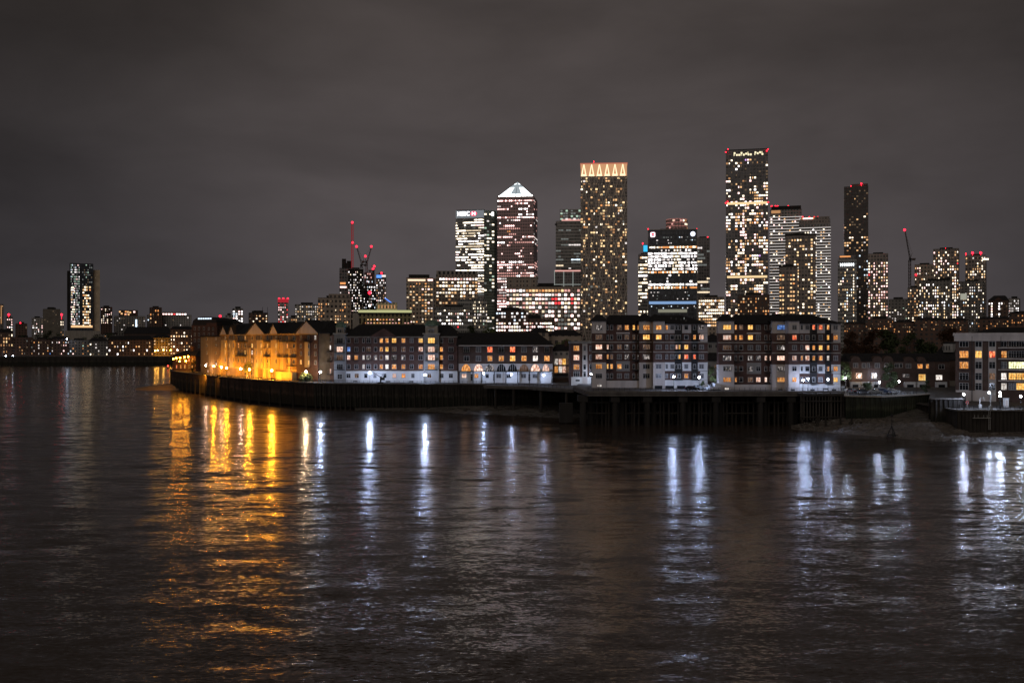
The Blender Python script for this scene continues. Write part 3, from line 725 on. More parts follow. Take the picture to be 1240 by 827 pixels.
def roof_part(f, x0, x1, yeave, yridge, p0, p1, ov=.6, inset=None, left=True, right=True, mat=None, name='roof', parent=None):
    ua, ub = f.u(x0, p0), f.u(x1, p0); xm = (x0+x1)/2
    b = MB(); b.hip(ua, ub, -p0, -p1, f.z(yeave, xm, p0), f.z(yridge, xm, (p0+p1)/2), inset, ov, 0, left, right); return b.build(name, mat or slate, f.root)
def gable_part(f, x0, x1, ybase, ypeak, p0, p1, mat, name='gable'):
    ua, ub = f.u(x0, p0), f.u(x1, p0); xm = (x0+x1)/2; zb_, zt = f.z(ybase, xm, p0), f.z(ypeak, xm, p0)
    b = MB(); b.prism_y([(ua, zb_), (ub, zb_), ((ua+ub)/2, zt)], -p0, -p1); o = b.build(name, mat, f.root)
    c = MB(); t = .25; m = (ua+ub)/2
    c.prism_y([(ua-.5, zb_-.1), (m, zt+.05), (m, zt+.05+t*1.4), (ua-.5, zb_-.1+t*1.4)][::-1], -p0-.35, -p1); c.prism_y([(ub+.5, zb_-.1), (ub+.5, zb_-.1+t*1.4), (m, zt+.05+t*1.4), (m, zt+.05)][::-1], -p0-.352, -p1)
    c.build('roof', slate, o); return o
def prow(f, px, zabs, p=0.0): return CY + (CAMH-zabs)*FPX/f.hit(px, p)[1]
def columns_z(f, cols, zs, hpx, p=0.0, style='top'):
    for c in cols:
        for z, st in zip(zs, c[2]):
            if st != '.': window(f, c[0], prow(f, c[0], z, c[3] if len(c) > 3 else p), c[1], hpx, st, c[3] if len(c) > 3 else p, style)
def chimney(f, px, ytop, ybot, wpx, p): return f.box('chimney', red_brick, px-wpx/2, px+wpx/2, ytop, ybot, p, p-1.2)

# ------------------------------------------------------------------ A / B: behind the point
f = Fac('warehouse', 'tall dark brick warehouse with a lit glazed mansard roof behind the sandy point', 'building', 232, 545, 263, 540, 9.5)
b = MB(); b.box(0, f.w, 0, 16, 0, f.z(394)); b.build('wall', red_brick, f.root)
b = MB(); zt, zm = f.z(394), f.z(383.5); n = 7
pts = [(f.w*.5-math.cos(math.pi*i/n)*f.w*.5, zt+(zm-zt)*math.sin(math.pi*i/n)**.7) for i in range(n+1)]
b.prism_y([(x, z) for x, z in pts][::-1][::-1] if False else pts[::-1], .2, 15.8); b.build('roof', slate, f.root)
b = MB()
for i in range(6): b.box(f.w*(.25+.09*i), f.w*(.25+.09*i)+1.1, .05, .3, zm-1.4, zm-.7)
b.build('roof_light', EM['cool'], f.root)
columns(f, [(236, 2, 'dDd'), (241, 2, 'dddd'), (247, 2, 'ddrd'), (253, 2, 'Dddd'), (258, 2, 'dddD')], (398, 405, 412, 419), 4)
f.box('turret', red_brick, 250, 262, 391, 396, .4, -5)

f = Fac('apartment_building', 'plain flat-roofed block washed in amber light at the bend of the river wall', 'building', 243, 482, 268, 456, 9.5)
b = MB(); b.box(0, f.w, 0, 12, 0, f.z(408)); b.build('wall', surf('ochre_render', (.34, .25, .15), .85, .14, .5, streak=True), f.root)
b = MB(); b.box(-.25, f.w+.25, -.25, 12.25, f.z(408), f.z(408)+.7); b.build('roof', slate, f.root)
columns_z(f, [(250.5, 4, 'ddd.'), (261.5, 4, 'mdd.')], (26.3, 23.2, 19.7, 14.5), 3.2)
window(f, 250.5, 441, 4.5, 4, 'p'); window(f, 262, 441, 3.4, 3, 'w'); window(f, 252, 449.5, 4, 3, 'p')
b = MB(); b.box(-.12, f.w+.12, -.14, -.003, 13.5-9.5, 13.9-9.5); b.build('string_course', stone, f.root)

f = Fac('riverside_pub', 'small dark riverside pub at the point, hung with red-orange lamps', 'pub', 209, 528, 237, 512, 9.5)
b = MB(); b.box(0, f.w, 0, 10, 0, f.z(431)); b.build('wall', red_brick, f.root)
roof_part(f, 209, 237, 431, 424, 0, -10)
columns(f, [(214, 2.2, 'or'), (219, 2.2, 'do'), (224, 2.2, 'oo'), (229, 2.2, 'rd'), (233, 2.2, 'do')], (435.5, 444), 4)
chimney(f, 232, 419, 428, 2.5, -4)

# ------------------------------------------------------------------ C: the amber-lit gabled block
f = Fac('apartment_building', 'long gabled riverside block glowing amber from the street lamps at its foot', 'building', 267, 455, 386, 386, 9.5)
Cz = (26.5, 23.2, 20.2, 16.8)
ze = 28.2-9.5
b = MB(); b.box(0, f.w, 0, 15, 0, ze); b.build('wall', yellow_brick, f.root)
b = MB(); b.hip(0, f.w, 0, 15, ze, ze+5.0, 4, .7); b.build('roof', slate, f.root)
def strip(px0, px1, p, mat, z0, z1, name='bay'):
    ua, ub = f.u(px0, 0), f.u(px1, 0); b = MB(); b.box(ua, ub, -p, .02, z0, z1); return b.build(name, mat, f.root)
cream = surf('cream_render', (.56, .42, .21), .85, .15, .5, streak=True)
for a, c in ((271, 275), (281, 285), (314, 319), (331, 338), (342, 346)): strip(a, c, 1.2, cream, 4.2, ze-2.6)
for a, c in ((300, 303.5), (309, 312), (319.5, 322), (326, 328), (350, 353)): strip(a, c, .5, cream, 0, ze-6)
strip(371.5, 376, 1.0, cream, 5.4, 15.4); strip(360, 387-.8, .4, red_brick, .02, ze-.02, 'gable_front')
for a, c, pk in ((270, 277, 3.6), (280.5, 286, 3.6), (300.5, 321.5, 4.8), (330, 339, 4.0), (360, 386.5, 4.8)):
    ua, ub = f.u(a, 0), f.u(c, 0); m = (ua+ub)/2; b = MB(); pp = -1.25 if c-a < 12 else -.7
    b.prism_y([(ua-.3, ze-.05), (ub+.3, ze-.05), (m, ze+pk)], pp, 5); g = b.build('gable', render_pale, f.root)
    t = MB(); t.prism_y([(ua-.8, ze-.1), (m, ze+pk+.1), (m, ze+pk+.5), (ua-.8, ze+.3)][::-1], pp-.3, 5); t.prism_y([(ub+.8, ze-.1), (ub+.8, ze+.3), (m, ze+pk+.5), (m, ze+pk+.1)][::-1], pp-.302, 5); t.build('roof', slate, g)
# white ground storey and a string course
b = MB(); b.box(-.1, f.w*.86, -.35, -.003, 3.7, 4.05); b.box(0, f.w, -.12, -.003, 10.9, 11.15); b.box(0, f.w, -.45, -.003, ze-.5, ze-.02); b.build('cornice', cream, f.root)
columns_z(f, [(273, 2, 'myym', 1.2), (278, 2.2, 'dydo'), (283, 2, 'dmym', 1.2), (289, 2.4, 'dodd'), (293, 2.2, 'dddd'), (297, 3.2, 'odyo'), (305.5, 3.2, 'dywo'), (311, 2.4, 'ddDd', .5), (316.5, 2.4, 'dyyD', 1.2),
              (324, 2.6, 'dydd'), (329.3, 2.6, 'dwdo'), (334.5, 3, 'dyod', 1.2), (340, 2.4, 'dddo'), (348, 2.6, 'dodd'), (356, 3.4, 'ddDd'), (364.5, 4, 'dddy', .4), (382, 4.5, 'wddd', .4), (374, 3, '.ddy', 1.0)], Cz, 5.2)
window(f, 373.5, prow(f, 373.5, 26.5), 4.5, 5, 'd', .4)
columns_z(f, [(x, 3, 'd') for x in (292, 297, 305, 311, 325, 331, 337, 356)], (11.4,), 6)
for xa, xb in ((288, 300), (322, 330), (338.5, 349), (351, 358)):
    for zz in (25.0, 18.7): balcony(f, xa, xb, prow(f, (xa+xb)/2, zz), 0, 1.4)
balcony(f, 367, 379, prow(f, 373, 25.0), .4, 1.2); balcony(f, 351, 359.5, prow(f, 355, 15.2), 0, 1.4)
b = MB(); u0, u1 = f.u(340), f.u(360); b.box(u0, u1, -2.4, -.003, 0, 3.2); b.build('porch', cream, f.root)
for px in (310, 335, 352): chimney(f, px, 391.0, 396, 3, -7)

# ------------------------------------------------------------------ D: the narrow set-back block with the lamp-lit pier
f = Fac('brick_building', 'narrow brick block between the gabled flats and the turret, one strip lit orange', 'building', 386, 392, 405, 388, 9.5)
b = MB(); b.box(0, f.w, 0, 15, 0, f.z(405.5)); b.build('wall', brown_brick, f.root)
roof_part(f, 385, 406, 405.5, 393, 0, -15, .5, 3)
f.box('chimney', red_brick, 400, 403, 388.5, 394, -7, -8)
f.box('pilaster', yellow_brick, 387.3, 392, 406, None, .7, 0)
columns(f, [(399.3, 4.6, 'dwdp', 0), (395, 2, 'd.dd')], (411, 421, 433.5, 449.5), 5.6)
balcony(f, 396, 403, 437.5, 0, 1.3); balcony(f, 396, 403, 453, 0, 1.3); balcony(f, 396, 403, 425.5, 0, 1.3)

# ------------------------------------------------------------------ E: red-brick building with two turrets
f = Fac('brick_building', 'long red-brick riverside building with two green-domed corner turrets', 'building', 403.5, 379, 554, 377, 9.5)
b = MB(); b.box(f.u(418), f.w, 0, 16, 0, f.z(408)); b.build('wall', red_brick, f.root)
roof_part(f, 416, 556, 408, 393, 0, -16, .6, 5)
f.box('eaves', stone, 418, 554, 407.3, 408.6, .45, 0)
b = MB(); b.prism_y([(f.u(447), f.z(408.2)), (f.u(482), f.z(408.2)), (f.u(464.5), f.z(397.5))], -.5, 8); g = b.build('gable', red_brick, f.root)
f.box('plinth', render_white, 404.5, 554, 449.6, None, .5, 0)
f.box('string_course', stone, 418.5, 554, 448.8, 449.6, .7, 0)
def turret(x0, x1, ytop, yeave, proud, matw):
    ua, ub = f.u(x0, proud), f.u(x1, proud); b = MB(); b.box(ua, ub, -proud, 4, 0, f.z(yeave, x0, proud)); t = b.build('turret', matw, f.root)
    b = MB(); z0 = f.z(yeave, x0, proud); b.box(ua-.4, ub+.4, -proud-.4, 4.4, z0, z0+.5); z1 = f.z(ytop+7, x0, proud); b.box(ua+.6, ub-.6, -proud+.6, 3.4, z0+.5, z1)
    b.build('lantern', stone, t)
    b = MB(); c = ((ua+ub)/2, (-proud+4)/2); rr = (ub-ua)/2*1.02; prev = None
    for k in range(5):
        a = math.pi/2*k/4; r_ = rr*math.cos(a)+.06; z = z1+(f.z(ytop, x0, proud)-z1)*math.sin(a)
        ring = [(c[0]+math.cos(q)*r_, c[1]+math.sin(q)*r_, z) for q in [math.pi/4*i+math.pi/8 for i in range(8)]]
        if prev:
            for i in range(8): j = (i+1) % 8; b.quad(prev[i], prev[j], ring[j], ring[i])
        prev = ring
    b.poly(prev); b.tube((c[0], c[1], f.z(ytop, x0, proud)-.1), (c[0], c[1], f.z(ytop, x0, proud)+1.0), .1, .05); b.build('dome', copper, t); return t
t1 = turret(404.5, 418, 389.5, 405, 1.8, render_grey); t2 = turret(513, 531.5, 387.5, 405, 1.8, render_grey)
EZ = (412.4, 423, 432.9, 444)
columns(f, [(422.3, 3.8, 'dbpd'), (431.4, 4.6, 'ddod'), (440.3, 2.6, 'ddww'), (446.4, 5.4, 'dmWd'), (454.8, 3.6, 'ddWd'), (461.8, 3.8, 'oomo'), (468.6, 3.8, 'oyww'), (477.3, 5.6, 'ymWo'), (488.5, 4.6, 'omWo'), (498.5, 4.4, 'Dddd'), (509.5, 5.4, 'ypdo'), (534.6, 3.4, 'dooo'), (546.2, 5.6, 'dddd')], EZ, 5.6)
columns(f, [(411.5, 8.2, 'dpmd', 1.8), (522.4, 9, 'yppo', 1.8)], EZ, 6.4)
columns(f, [(422, 5, 'd', .5), (432, 5, 'm', .5), (443, 4, 'd', .5), (454, 4, 'D', .5), (466, 4, 'd', .5), (477.5, 4.6, 'p', .5), (488.7, 4.6, 'o', .5), (500, 4, 'D', .5), (520, 5, 'm', 1.8), (535, 4.4, 'd', .5), (546, 5, 'd', .5)], (455,), 5)
columns(f, [(411.5, 6, 'd', 1.8)], (456,), 6, style='sash'); columns(f, [(522, 7, 'D', 1.8), (411.3, 5, 'd', 1.8)], (400.5,), 4.5)
for py in (415.8, 426.4, 436.3, 447.6): balcony(f, 405, 418, py, 1.8, .9); balcony(f, 515, 530, py, 1.8, .9)
for px in (431.4, 446.4, 477.3, 546.2):
    for py in (415.8, 426.4, 436.3): balcony(f, px-3.6, px+3.6, py, 0, .7)
for px in (440, 500): chimney(f, px, 390.5, 396, 3, -8)

# ------------------------------------------------------------------ F: low warehouse with the arcade
f = Fac('brick_warehouse', 'low brick warehouse with a row of arched windows over a white ground floor', 'building', 555, 372, 669.5, 371, 9.5)
b = MB(); b.box(0, f.w, 0, 18, 0, f.z(419)); b.build('wall', brown_brick, f.root)
roof_part(f, 554.5, 670, 418.6, 403.0, 0, -18, .7, 6.5, left=False)
f.box('gutter', render_pale, 555.3, 670.3, 418, 419.2, .85, .55)
f.box('arcade', render_pale, 555.5, 669.3, 440.2, 450.2, .45, 0)
f.box('ground_floor', render_white, 555.6, 669.2, 450.3, None, .35, 0)
f.box('balcony_slab', dark_concrete, 556, 668, 449.4, 450.3, 1.7, .45)
columns(f, [(565, 7, 'd'), (579.4, 6, 'D'), (593.2, 6.4, 'r'), (607.1, 6.4, 'd'), (620.7, 6.6, 'r'), (634.5, 6.6, 'D'), (648.3, 6.4, 'W'), (662.3, 5.4, 'd')], (423.3,), 6.6)
columns(f, [(565, 6.4, 'd'), (579.4, 6, 'D'), (593.2, 6, 'o'), (607.1, 6.4, 'o'), (620.7, 7, 'y'), (634.5, 6.6, 'o'), (648.3, 6, 'w'), (662.3, 6.8, 'o')], (434,), 6.6)
def arch(px, st, wpx=11, y0=440.9, y1=449.3, p=.45):
    ua, ub = f.u(px-wpx/2, p), f.u(px+wpx/2, p); zb_ = f.z(y1, px, p); zt = f.z(y0, px, p); c = (ua+ub)/2; rr = (ub-ua)/2; n = 10
    b = MB(); b.poly([(c+math.cos(math.pi*i/n)*rr, -.03, (zt-zb_)*math.sin(math.pi*i/n)) for i in range(n+1)])
    for v in range(len(b.v)): b.v[v] = (b.v[v][0]-c, b.v[v][1], b.v[v][2])
    q = b.build('window', LIT[st], f.root, (c, -p, zb_))
    b = MB()
    for i in range(n):
        a0, a1 = math.pi*i/n, math.pi*(i+1)/n
        e = [(math.cos(a)*rr*s_, (zt-zb_)*math.sin(a)*s_) for a in (a0, a1) for s_ in (1, 1.1)]
        b.prism_y([e[0], e[1], e[3], e[2]], -.10, 0)
    for i in (-1, 0, 1): b.box(i*rr*.45-.05, i*rr*.45+.05, -.07, 0, 0, (zt-zb_)*(.86 if i else .97))
    b.build('frame', white_frame, q)
for px, st in ((564.3, 'o'), (579.4, 'p'), (593.2, 'W'), (607.1, 'd'), (620.7, 'd'), (634.5, 'm'), (648.3, 'p'), (661, 'p')): arch(px, st, 11 if px < 660 else 8)
for px in (556.2, 572.7, 583.5, 598.4, 612.6, 627, 641, 654, 668.4):
    o = f.box('column', black_iron, px-.55, px+.55, 449.9, None, 1.75, 1.3)
columns(f, [(562, 6, 'p', .35), (577, 5, 'o', .35), (590, 4, 'd', .35), (604, 6, 'D', .35), (616, 5, 'd', .35), (634, 6, 'D', .35), (648, 6, 'D', .35)], (455.2,), 5)
for px in (565, 607.1, 620.7, 662.3): balcony(f, px-4.4, px+4.4, 426.9, 0, .7)
columns(f, [(598, 1.6, 'd', .35), (641, 2.2, 'd', .35), (571, 2, 'd', .35)], (457,), 8)
chimney(f, 602, 401, 406, 3, -9)

# ------------------------------------------------------------------ G: glazed house in the gap
f = Fac('glazed_house', 'small house with a brightly lit two-storey glazed front in the gap behind the walkway', 'house', 669.8, 385, 692, 385, 9.5)
b = MB(); b.box(0, f.w, 0, 12, 0, f.z(425)); b.build('wall', render_pale, f.root)
roof_part(f, 669, 693, 425, 417, 0, -12, .3, 2)
for px in (673.5, 679.5, 686.5): window(f, px, 428.3, 3, 3.4, 'D')
for px, a, c in ((673.5, 'w', 'o'), (678.5, 'p', 'w'), (683, 'y', 'p'), (687.8, 'm', 'm')):
    window(f, px, 438, 4.2, 7.5, a, .2); window(f, px, 447.3, 4.2, 8, c, .2)
f.box('canopy', slate, 671.5, 688, 452.5, 454.4, 2.6, 0); f.box('balcony_slab', dark_concrete, 670.5, 691, 442.2, 443, 1.4, 0)
chimney(f, 685.5, 412.5, 420, 3.6, -4)
f.box('garden_wall', brown_brick, 670, 692, 457.5, None, 3.2, 2.8)

# ------------------------------------------------------------------ H: slim block
f = Fac('apartment_building', 'slim brick block with a pale stair strip and white base next to the walkway', 'building', 691.5, 352, 719, 352, 9.5)
b = MB(); b.box(0, f.w, 0, 14, 0, f.z(415)); b.build('wall', red_brick, f.root)
f.box('parapet', render_grey, 691, 719.3, 413, 416, .5, -14.3)
f.box('stair_strip', render_pale, 705.3, 711.3, 416.4, None, .6, 0); f.box('plinth', render_white, 691.7, 718.8, 456.5, None, .5, 0)
columns(f, [(698, 7.4, 'odod'.replace('d', 'p', 1)), (708, 3.2, 'Dddd', .6), (715.6, 3.4, 'DDww'[:2]+'dd')], (421.7, 433, 444.4, 453), 6.4)
f.box('vent', black_iron, 697, 702, 459.6, 461.6, .53, .4)

# ------------------------------------------------------------------ I / J: the two pale apartment blocks on the pier
LIFT = 10.3
def block(label, L0, L1, M1, C1, RT, R1, rows, Y, ybase, cols, baycols, ridge, eave, vent):
    f = Fac('apartment_block', label, 'building', L0, Y, R1, Y, LIFT, 'pale apartment blocks on the pier')
    fh = rows[1]-rows[0]; P1, P2_, P3, P4 = 1.5, 2.0, 6.0, 5.0
    # left wing
    ua, ub, uc = f.u(L0, P1), f.u(M1), f.u(R1, P4)
    b = MB(); b.box(f.u(L1)-.02, f.u(M1)+.02, 0, 14, 0, f.z(eave)); b.build('wall', red_brick, f.root)
    b = MB(); b.box(f.u(RT, P4), uc, -P4, 12, 0, f.z(eave, R1, P4)); b.build('wall', red_brick, f.root)
    ymid0 = rows[1]+fh*.45; ymid1 = rows[4]-fh*.42
    for (a, c, p, q, lab) in ((L0, L1, P1, -1.2, 'corner_bay'), (M1, C1, P2_, -8, 'corner_bay'), (C1, RT, P3, -10, 'corner_bay')):
        u0, u1 = f.u(a, p), f.u(c, p); zt = f.z(rows[0]-7.6, a, p); z1, z2 = f.z(rows[1]-fh*.40, a, p), f.z(ymid1, a, p)
        b = MB(); b.box(u0, u1, -p, -q, z1, zt, 0); b.box(u0+.06, u1-.06, -p+.06, -q, z2, z1, 1); b.box(u0, u1, -p, -q, 0, z2, 0)
        for ry in (rows[2]-fh*.5, rows[3]-fh*.5): zz = f.z(ry, a, p); b.box(u0-.04, u1+.04, -p-.1, -p+.3, zz-.14, zz+.14, 2)
        b.build(lab, [render_pale, red_brick, stone], f.root)
        roof_part(f, a-.6, c+.6, rows[0]-7.6, rows[0]-15.5 if a == L0 else ridge-1.0, p, q, .5, 2.0)
    # pale panels on the wings: top storey, lower storeys of the right wing, end bay
    xb0 = baycols[0]
    def panel(a, c, y0, y1, p, mat): f.box('render_panel', mat, a, c, y0, y1, p+.015, p-.02)
    panel(L1+.3, M1-.3, rows[5]+fh*.48, None, .9, render_pale)
    for (a, c) in ((xb0[0]+.3, xb0[1]-.3),):
        panel(a, c, rows[0]+fh*.5, rows[1]-fh*.35, 0, render_pale); panel(a, c, rows[3]+fh*.45, rows[4]+fh*.5, 0, render_grey)
    panel(RT+.2, R1-.2, rows[0]-4.4, rows[1]-fh*.42, P4, render_pale); panel(RT+.2, R1-.2, ymid1, rows[4]+fh*.46, P4, render_white)
    panel(RT+.2, R1-.2, rows[5]+fh*.42, None, P4, render_white)
    ex = R1-14; panel(ex+5, R1-.25, rows[1]-fh*.4, rows[2]-fh*.5, P4, render_pale); panel(ex+5, R1-.25, rows[4]+fh*.5, rows[5]+fh*.4, P4, render_white)
    for ry in (rows[2]-fh*.5, rows[3]-fh*.5):
        f.box('string_course', stone, RT+.2, R1+.1, ry-.5, ry+.6, P4+.16, P4); f.box('string_course', stone, L1+.2, M1-.2, ry-.5, ry+.6, .12, 0)
    # roofs of the wings
    roof_part(f, L1-2, M1+1, eave, ridge, .2, -14, .7, 3, left=True, right=False)
    roof_part(f, RT-1, R1, eave, ridge, P4, -12, .7, 9, left=False, right=True)
    for c in cols: columns(f, [c], rows, 5.6)
    # balconies on the right wing; dark sheets paint in the shade of recesses
    for (a, c) in baycols[1:]:
        for i in range(1, 6): balcony(f, a, c, rows[i]+fh*.36, P4, 1.3)
        f.box('recess_shade', dark_concrete, a, c, rows[0]-3.5, rows[5]+fh*.4, P4+.02, P4-.05)
    for i in range(0, 6):
        balcony(f, M1-8.5, M1-.6, rows[i]+fh*.36, 0, 1.2)
        if i > 1: balcony(f, L1+.6, L1+7, rows[i]+fh*.36, 0, 1.0)
    if vent: window(f, (L0+L1)/2+.5, ybase-4.6, 5.5, 2.6, 'w', P1)
    for px in vent or (): pass
    return f
rowsI = (396.6, 408.3, 420.2, 432, 443.7, 455.2)
f = block('pale seven-storey pier block nearer the walkway, lit windows climbing its middle bay', 717, 734, 774, 791, 805, 857, rowsI, 316, 471.5,
  [(725.2, 8, 'Wmppod', 1.5), (735.9, 2, 'ddpoyd'), (740.6, 3, 'dddmod'), (750, 5.4, 'mdmDoD'), (759, 5.2, 'omWWdD'), (767.5, 2.6, 'ymdddd'), (773.0, 1.4, 'oddWdd'), (782.7, 8.6, 'oymWdd', 2.0), (797.6, 7, 'oyDDDD', 6.0),
   (807.4, 2.6, 'oDDDDD', 5.0), (814, 4.6, 'DdDDDD', 5.0), (819.2, 2.2, 'ddpddm', 5.1), (822.8, 2.2, 'ddyydd', 5.1), (831, 4.8, 'ddyrDo', 5.1), (841, 2.8, 'dodrdd', 5.1), (849.4, 5.4, 'WpDDDD', 5.1)],
  [(746, 763), (817, 826), (837, 845)], 381.5, 392.5, [725])
for px0, px1 in ((793, 802), (806, 816), (820, 830), (834, 845)): f.box('garage_opening', glass_dark, px0, px1, 467.0, 471.4, 5.2+ (1 if px0 < 800 else 0), 4.9)
f.box('skylight', EM['grey'], 828, 829, 384.4, 388, 1, .8)
for i in range(4): f.box('skylight', glass_dim, 812+i*6, 813.4+i*6, 384+i*.9, 386.4+i*.9, 3.6-i*.15, 3.2-i*.15)
rowsJ = (396.4, 408.7, 421, 433.6, 446.6, 459.7)
f = block('pale seven-storey pier block nearer the timber jetty, one top window glowing blue', 870, 889, 935, 955, 968, 1018, rowsJ, 303, 475,
  [(880.4, 10, 'ypmWWo', 1.5), (891, 2, 'ooDddo'), (897.3, 4.2, 'modddd'), (908.6, 6, 'yyDWWm'), (918.2, 5.4, 'DDDWdp'), (927.3, 2.8, 'dddpdp'), (933.2, 2, 'dddpdd'), (945.6, 9.6, 'bmWpWo', 2.0), (962, 5.6, 'DrDpdo', 6.0),
   (970.9, 2.4, 'dddodd', 5.0), (977.6, 5, 'DDppdD', 5.1), (985.3, 3, 'rdoodd', 5.1), (993.7, 4.4, 'rDyoDD', 5.1), (1002.7, 2.8, 'oyowod', 5.1), (1011.8, 5.4, 'DoDDoy', 5.1)],
  [(904, 922), (980.5, 989.5), (999, 1006.5)], 381.0, 392.0, [880])
for px in (945, 960, 984, 1010): f.box('vent', black_iron, px-2.6, px+2.6, 471.2, 474.2, (2.05 if px < 955 else 6.03 if px < 968 else 5.14), 1.9)

# ------------------------------------------------------------------ K: houses glimpsed between the blocks
f = Fac('house', 'pale gabled house glimpsed between both pier blocks', 'house', 851, 395, 880, 395, 9.5)
b = MB(); b.box(0, f.w, 0, 10, 0, f.z(414)); b.build('wall', render_grey, f.root); roof_part(f, 850, 881, 414, 404, 0, -10)
columns(f, [(860, 4.5, 'dDm'), (868, 4, 'dmD'), (875, 4, 'ddD')], (419, 441, 449), 5)
roof_part(f, 850, 880, 437, 427, 7, 0, .2)
b = MB(); b.box(f.u(851), f.u(879), -6.8, 0, 0, f.z(437, 865, 3)); b.build('porch_wing', render_grey, f.root)
columns(f, [(859, 3.6, 'D', 6.8), (867, 3.6, 'm', 6.8)], (444,), 5)

# ------------------------------------------------------------------ L: terrace by the inlet
def terrace(x0, x1, label, wins, gables, garages, Y=338):
    f = Fac('terrace_house', label, 'house', x0, Y, x1, Y, 9.5, 'brick terrace houses by the inlet')
    b = MB(); b.box(.03, f.w-.03, 0, 10, 0, f.z(437.5)); b.build('wall', brown_brick, f.root)
    b = MB(); zz = f.z(437.5); b.hip(0, f.w, -.3, 10.3, zz, f.z(428), .01, .0); b.build('roof', slate, f.root)
    for (a, c, yp) in gables:
        ua, ub = f.u(a), f.u(c); m = (ua+ub)/2; zt = f.z(yp); n = 8
        b = MB(); b.prism_y([(ua, zz-.3), (ub, zz-.3)] + [(m+math.cos(math.pi*i/n)*(ub-ua)/2*.98, zz+(zt-zz)*math.sin(math.pi*i/n)) for i in range(n+1)], -.25, 4); b.build('gable', brown_brick, f.root)
    for w_ in wins: window(f, *w_)
    for (a, c) in garages:
        f.box('garage_surround', render_white, a, c, 462.5, None, 1.2, 0)
        f.box('garage_door', glass_dark, a+2.5, c-2.5, 465.6, None, 1.25, 1.1)
    return f
terrace(1028, 1054, 'brick terrace house with a white ground floor and one warm upper window, nearest the jetty', [(1036, 442.5, 6, 5.5, 'D', 0), (1046, 442.5, 4.4, 5.5, 'D', 0), (1051.4, 442.5, 3, 5.5, 'D', 0), (1040, 455, 7.5, 7, 'p', 0)], [(1030, 1042, 431)], [(1030, 1042), (1043.5, 1053)])
terrace(1054, 1082, 'brick terrace house with two arched gables and a single white-lit room', [(1062.3, 442.5, 6, 5.5, 'D', 0), (1074, 442.5, 5.6, 5.5, 'W', 0), (1058.5, 455, 6, 7, 'w', 0), (1076.5, 454.5, 6, 5, 'D', 0)], [(1056, 1068.5, 431), (1069, 1081.5, 431)], [(1056, 1066)])
terrace(1082, 1110, 'dark brick terrace house half hidden behind the bushy tree by the inlet', [(1086, 442.5, 5, 5, 'd', 0), (1091, 442.5, 3, 5, 'd', 0), (1100, 443, 6.2, 5.4, 'D', 0), (1097, 455, 8, 4, 'W', 0)], [(1094, 1107, 432)], [(1096, 1109)])
terrace(1110, 1133, 'brick terrace house with orange upper windows and a bright yellow room', [(1114, 443.5, 6.6, 5.2, 'o', 0), (1123, 443.5, 3.6, 5.2, 'o', 0), (1116.5, 457, 9, 8, 'y', 0)], [(1108.5+2, 1121, 432)], [(1111, 1121)])
terrace(1133, 1150, 'end terrace house with a violet-lit first-floor window', [(1140, 444, 7, 5.5, 'd', 0), (1137, 457, 8.5, 6, 'w', 0)], [], [(1134, 1147)])
f = Fac('brick_house', 'tall dark brick house with a lit white dormer beside the cream-corniced block', 'house', 1129, 356, 1158, 350, 9.5)
b = MB(); b.box(0, f.w, 0, 12, 0, f.z(436)); b.build('wall', brown_brick, f.root); roof_part(f, 1128, 1159, 436, 414, 0, -12, .4, 3)
b = MB(); u0, u1 = f.u(1140.5), f.u(1152); b.box(u0, u1, 1.2, 6, f.z(426.5), f.z(416.5)); b.build('dormer', white_frame, f.root)
for px in (1143, 1146.3, 1149.6): window(f, px, 421.5, 2, 5.5, 'D', -1.15)
f.box('garden_wall', stone, 1148, 1156, 461, None, 4, 3.6)

# ------------------------------------------------------------------ M: cream-corniced block on the quay
f = Fac('apartment_block', 'brick block with a cream cornice and curved balconies beside the low quay', 'building', 1157, 306, 1292, 291, 6.9)
b = MB(); b.box(0, f.w, 0, 16, 0, f.z(413)); b.build('wall', brown_brick, f.root)
b = MB(); u1 = f.w; b.box(-.3, u1, -.9, 16.2, f.z(413), f.z(406.5)); b.box(-.6, u1, -1.2, 16.4, f.z(406.5), f.z(403)); b.build('cornice', render_pale, f.root)
roof_part(f, 1175, 1292, 403, 396.5, -1, -15, 0, 7)
f.box('plinth', render_pale, 1157.3, 1205, 473, None, .5, 0)
rowsM = (415.8, 429.2, 442.2, 455.7, 468.0)
for a, c in ((1180.6, 1189.6), (1197, 1206.2)): f.box('render_strip', render_pale, a, c, 413.2, None, .25, 0)
columns(f, [(1167.3, 10.5, 'doodd'), (1185, 7.4, 'dyddd', .25), (1201.5, 7.2, 'drdmd', .25), (1215.5, 6.6, 'doDww'), (1226, 8.5, 'ddgyD'), (1235.5, 9, 'ddgyy'), (1250, 9, 'ddood'), (1262, 8, 'doddo')], rowsM, 8.4)
for px in (1167.3,):
    for py in (433.6, 446.6, 460): balcony(f, px-6, px+6, py, 0, .5)
for py in (420.6, 434, 447.2, 460.6):
    ua, ub = f.u(1209), f.u(1262); z = f.z(py); b = MB(); n = 10
    pl_ = [(ua, .02), (ua, -1.2)] + [(ua+4+(ub-ua-4)*i/n, -1.2-2.0*math.sin(math.pi*i/n)**.6) for i in range(n+1)] + [(ub, .02)]
    b.prism(pl_, z-.3, z); q = b.build('balcony', render_pale, f.root); t = MB()
    for i in range(1, len(pl_)-2):
        t.tube((*pl_[i], z+1.0), (*pl_[i+1], z+1.0), .05, None, 4); t.tube((*pl_[i], z), (*pl_[i], z+1.0), .035, None, 4)
    t.build('railing', black_iron, q)
for px in (1177, 1212): f.box('downpipe', black_iron, px-.4, px+.4, 407, None, .9, .55)
